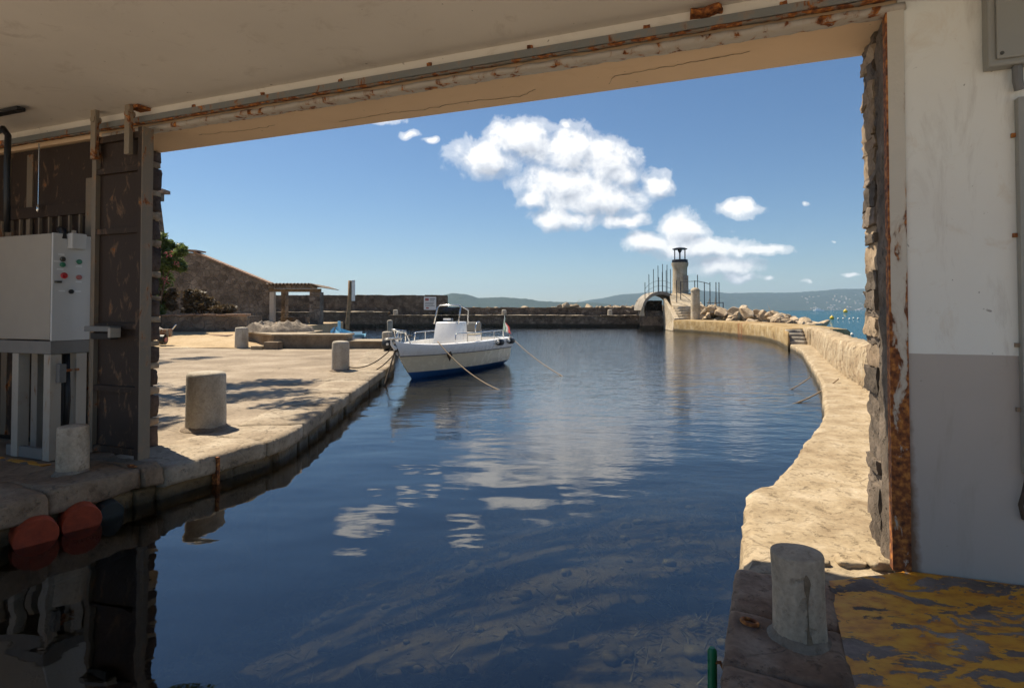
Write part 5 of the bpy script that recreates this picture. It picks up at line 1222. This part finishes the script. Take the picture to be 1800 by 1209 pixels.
def boulder(x, y, z, s_, label, group):
    global NB
    o = bpy.data.objects.new('boulder', ROCKS[NB % 7]); NB += 1; col.objects.link(o); o.location = (x, y, z); o.scale = (s_ * rnd.uniform(.85, 1.25), s_ * rnd.uniform(.85, 1.2), s_ * rnd.uniform(.8, 1.1))
    o.rotation_euler = (rnd.uniform(-.6, .6), rnd.uniform(-.6, .6), rnd.uniform(0, 6.28)); put_props(o, label, 'boulder', group)
LB = 'pale sunlit boulder in the rock armour between the mole deck and open sea'
for i in range(170):
    f = rnd.random(); y = 37.0 + 16.0 * f; d = MOLE.dist(y) if y < 49 else dE
    q = MOLE.at(d); off = 3.0 + rnd.random() ** .9 * 2.4
    x = q.x + off + (max(0, y - 49) * -.05); hmax = (.75 + 1.15 * min(1, f * 1.6)) * (1 - .35 * abs(off - 3.9) / 2)
    boulder(x, y, hmax * rnd.uniform(.1, 1.0) - .05, rnd.uniform(.30, .78) * (.75 + .35 * f), LB, 'boulders of the rock armour')
LF = 'pale boulder showing above the far harbour wall'
x = -6.0
while x < 13.0:
    h = 1.65 + .22 * fbm(x * .35, 1) + (.55 if 4.2 < x < 8.5 else 0) * max(0, 1 - abs(x - 6.2) / 2.2) + (.25 if x > 8.5 else 0)
    boulder(x, 66.2 + rnd.uniform(-.3, .8), h - .25, rnd.uniform(.5, .9), LF, 'boulders behind the far wall'); x += rnd.uniform(.35, .8)
x = 12.0
while x < 21:
    boulder(x, 64.5 + rnd.uniform(-1, 2), 1.35 + .3 * rnd.random(), rnd.uniform(.6, 1.0), 'pale boulder glimpsed behind the arched footbridge', 'boulders behind the bridge'); x += rnd.uniform(.4, .8)

# buoys out on the sea
def buoy(x, y, r, mat, label):
    mb = MB(); mb.lathe((x, y, WATER - r * .3), [(.02, 0), (r * .7, r * .25), (r, r * .9), (r * .8, r * 1.5), (r * .3, r * 1.85), (r * .12, r * 2.2), (.02, r * 2.3)], 16); mb.build('buoy', M[mat], None, 'all', label, 'buoy', 'mooring buoys')
def at_sea(px, py): Y = 1.8 * 1000 / (py - 545.5); return ((px - 900) / 1000 * Y, Y)
buoy(*at_sea(1462, 561), .42, 'yellow', 'large yellow buoy floating on the open sea right of the boulders')
buoy(24.5, 45.6, .32, 'yellow', 'yellow buoy just peeping over the mole parapet')
buoy(*at_sea(1497, 590), .13, 'whitebuoy', 'small white buoy close beyond the parapet wall')
buoy(*at_sea(1486, 549.6), 1.6, 'yellow', 'faint yellow buoy far out below the hills')
for px, py in ((1473, 561.5), (1482, 561), (1493, 562), (1500, 560.5), (1508, 561.3)): buoy(*at_sea(px, py), .20, 'whitebuoy', 'tiny white float in the row beside the yellow buoy')
fy = thing('ferry', (2150, 4000, WATER), 'white ferry far off at the foot of the hills', 'ship')
fx, fyy = 538 * 3.6, 3600
mb = MB(); mb.prism([(fx - 24, fyy), (fx + 30, fyy - 4), (fx + 40, fyy + 4), (fx + 30, fyy + 12), (fx - 24, fyy + 12)], -.3, 6); mb.build('hull', M['gel'], fy)
mb = MB(); mb.prism([(fx - 14, fyy + 1), (fx + 18, fyy + 1), (fx + 18, fyy + 10), (fx - 14, fyy + 10)], 6.1, 12); mb.build('superstructure', M['gel'], fy)
mb = MB(); mb.prism([(fx - 4, fyy + 3), (fx + 3, fyy + 3), (fx + 3, fyy + 8), (fx - 4, fyy + 8)], 12.1, 17); mb.build('funnel', M['gel'], fy)

# ================================================================== HILLS
mh, t, pos, b = base_mat('wooded_hill')
n1 = t.noise(pos, .012, 7, .65); n2 = t.noise(pos, .05, 4)
t.put(b.inputs['Base Color'], t.mix(t.ramp(n2, [(.62, 0.0), (.72, .5)]), t.mix(n1, (.022, .034, .016), (.06, .07, .032)), (.22, .17, .11))); b.inputs['Roughness'].default_value = 1; b.inputs['Specular IOR Level'].default_value = 0
def ridge(name, prof, D, depth, seed, tree):
    xs = []; a, e = prof[0][0], prof[-1][0]; n = int((e - a) / 1.6)
    mb = MB(); rows_ = 16
    for i in range(n + 1):
        px = a + (e - a) * i / n
        for (p0, h0), (p1, h1) in zip(prof, prof[1:]):
            if p0 <= px <= p1: s_ = (px - p0) / (p1 - p0); s_ = s_ * s_ * (3 - 2 * s_) * .5 + s_ * .5; hh = h0 + (h1 - h0) * s_; break
        for j in range(rows_ + 1):
            f = j / rows_; Y = D + depth * f; X = (px - 900) / 1000 * (D + depth * .6 * f)
            z = -6 + (hh * (D + depth * f) / 1000 + 6) * math.sin(min(1, f * 1.0) * math.pi / 2) ** .9
            z += fbm(X * .004, Y * .004, seed) * hh * D / 1000 * .12 * math.sin(f * math.pi) + (fbm(X * tree, Y * tree, seed + 3, 3) * 5.5 + 0) * (f ** .5)
            mb.v.append(Vector((X, Y, z)))
        mb.v.append(Vector((X, D + depth * 1.05, -6)))
    n2_ = rows_ + 2
    mb.f = [(i * n2_ + j, (i + 1) * n2_ + j, (i + 1) * n2_ + j + 1, i * n2_ + j + 1) for i in range(n) for j in range(n2_ - 1)]
    mb.build(name, mh, None, False, kind='structure')
ridge('hills', [(560, 2), (700, 14), (770, 27), (790, 30.5), (812, 28.5), (840, 22), (880, 23.5), (920, 21), (960, 16), (1010, 14.5), (1060, 13), (1120, 8), (1200, 1)], 4200, 700, 1.0, .02)
ridge('hills', [(940, 6), (1010, 12), (1060, 20), (1110, 28), (1180, 33), (1240, 37.5), (1280, 34), (1310, 30.5), (1370, 31.5), (1430, 31), (1480, 34), (1530, 38), (1600, 38), (1760, 34)], 6200, 1600, 5.0, .012)
# hillside villas: a far scatter that reads as pale specks
mb = MB(); rv = random.Random(9)
for i in range(80):
    px = 1425 + 130 * rv.random() ** .7; f = rv.uniform(.02, .55) if rv.random() < .6 else rv.uniform(.01, .1)
    Y = 6200 + 1600 * f; X = (px - 900) / 1000 * (6200 + 1600 * .6 * f); hh = 33 if px < 1480 else 37
    z = -6 + (hh * (6200 + 1600 * f) / 1000 + 6) * math.sin(f * math.pi / 2) ** .9
    w_ = rv.uniform(3, 8); mb.box(X - w_, X + w_, Y - 12, Y + 6, z - 12, z + rv.uniform(5, 10))
mb.build('hillside_villas', M['houses'], None, kind='stuff', label='pale villas scattered on the far right hillside', cat='houses')

# ================================================================== SEABED GROWTH
rw = random.Random(21); mb = MB()
for i in range(13000):
    x = rw.uniform(-4.2, 3.4); y = 1.0 + 9.5 * rw.random() ** 1.3; z = bed(x, y)
    if fbm(x * 1.7, y * 1.7, 6) < rw.uniform(-.35, .25): continue
    a = rw.uniform(0, 6.28); L = rw.uniform(.05, .17); d = Vector((math.cos(a), math.sin(a), rw.uniform(.1, .8))).normalized() * L; s_ = Vector((-math.sin(a), math.cos(a), 0)) * .006
    p = Vector((x, y, z)); mb.add([p - s_, p + s_, p + d * .6 + s_ + Vector((0, 0, .01)), p + d, p + d * .6 - s_ + Vector((0, 0, .01))], [(0, 1, 2, 3, 4)])
mb.build('seaweed', M['weed'], None, kind='stuff', label='sparse brown sea grass on the shallow bottom of the slip', cat='seaweed', fix=False)
mb = MB()
for i in range(900):
    x = rw.uniform(-3.8, 3.2); y = 1.2 + 8.5 * rw.random() ** 1.3; r = .012 + .075 * rw.random() ** 3.2; c = Vector((x, y, bed(x, y) + r * .2))
    mb.rough(lambda a, b_, cc_: c + Vector((a * r, b_ * r * .8, cc_ * r * .55)), (2, 2, 2), .8, r * .3, 8, i, (1, 1, 1))
mb.build('pebbles', M['pebble'], None, 'all', kind='stuff', label='scattered pale pebbles on the seabed in the slip', cat='pebbles')

# ================================================================== HAZE
mhz = bpy.data.materials.new('haze'); mhz.use_nodes = True; t = NT(mhz.node_tree)
pv = t.n('ShaderNodeVolumePrincipled'); pv.inputs['Color'].default_value = (.50, .73, 1.0, 1); pv.inputs['Density'].default_value = 0.000085; pv.inputs['Anisotropy'].default_value = .2
t.n('ShaderNodeOutputMaterial', i_1=pv.outputs[0])
mb = MB(); mb.box(-9900, 9900, -9900, 9900, -8, 390); mb.build('haze', mhz, None, kind='stuff')
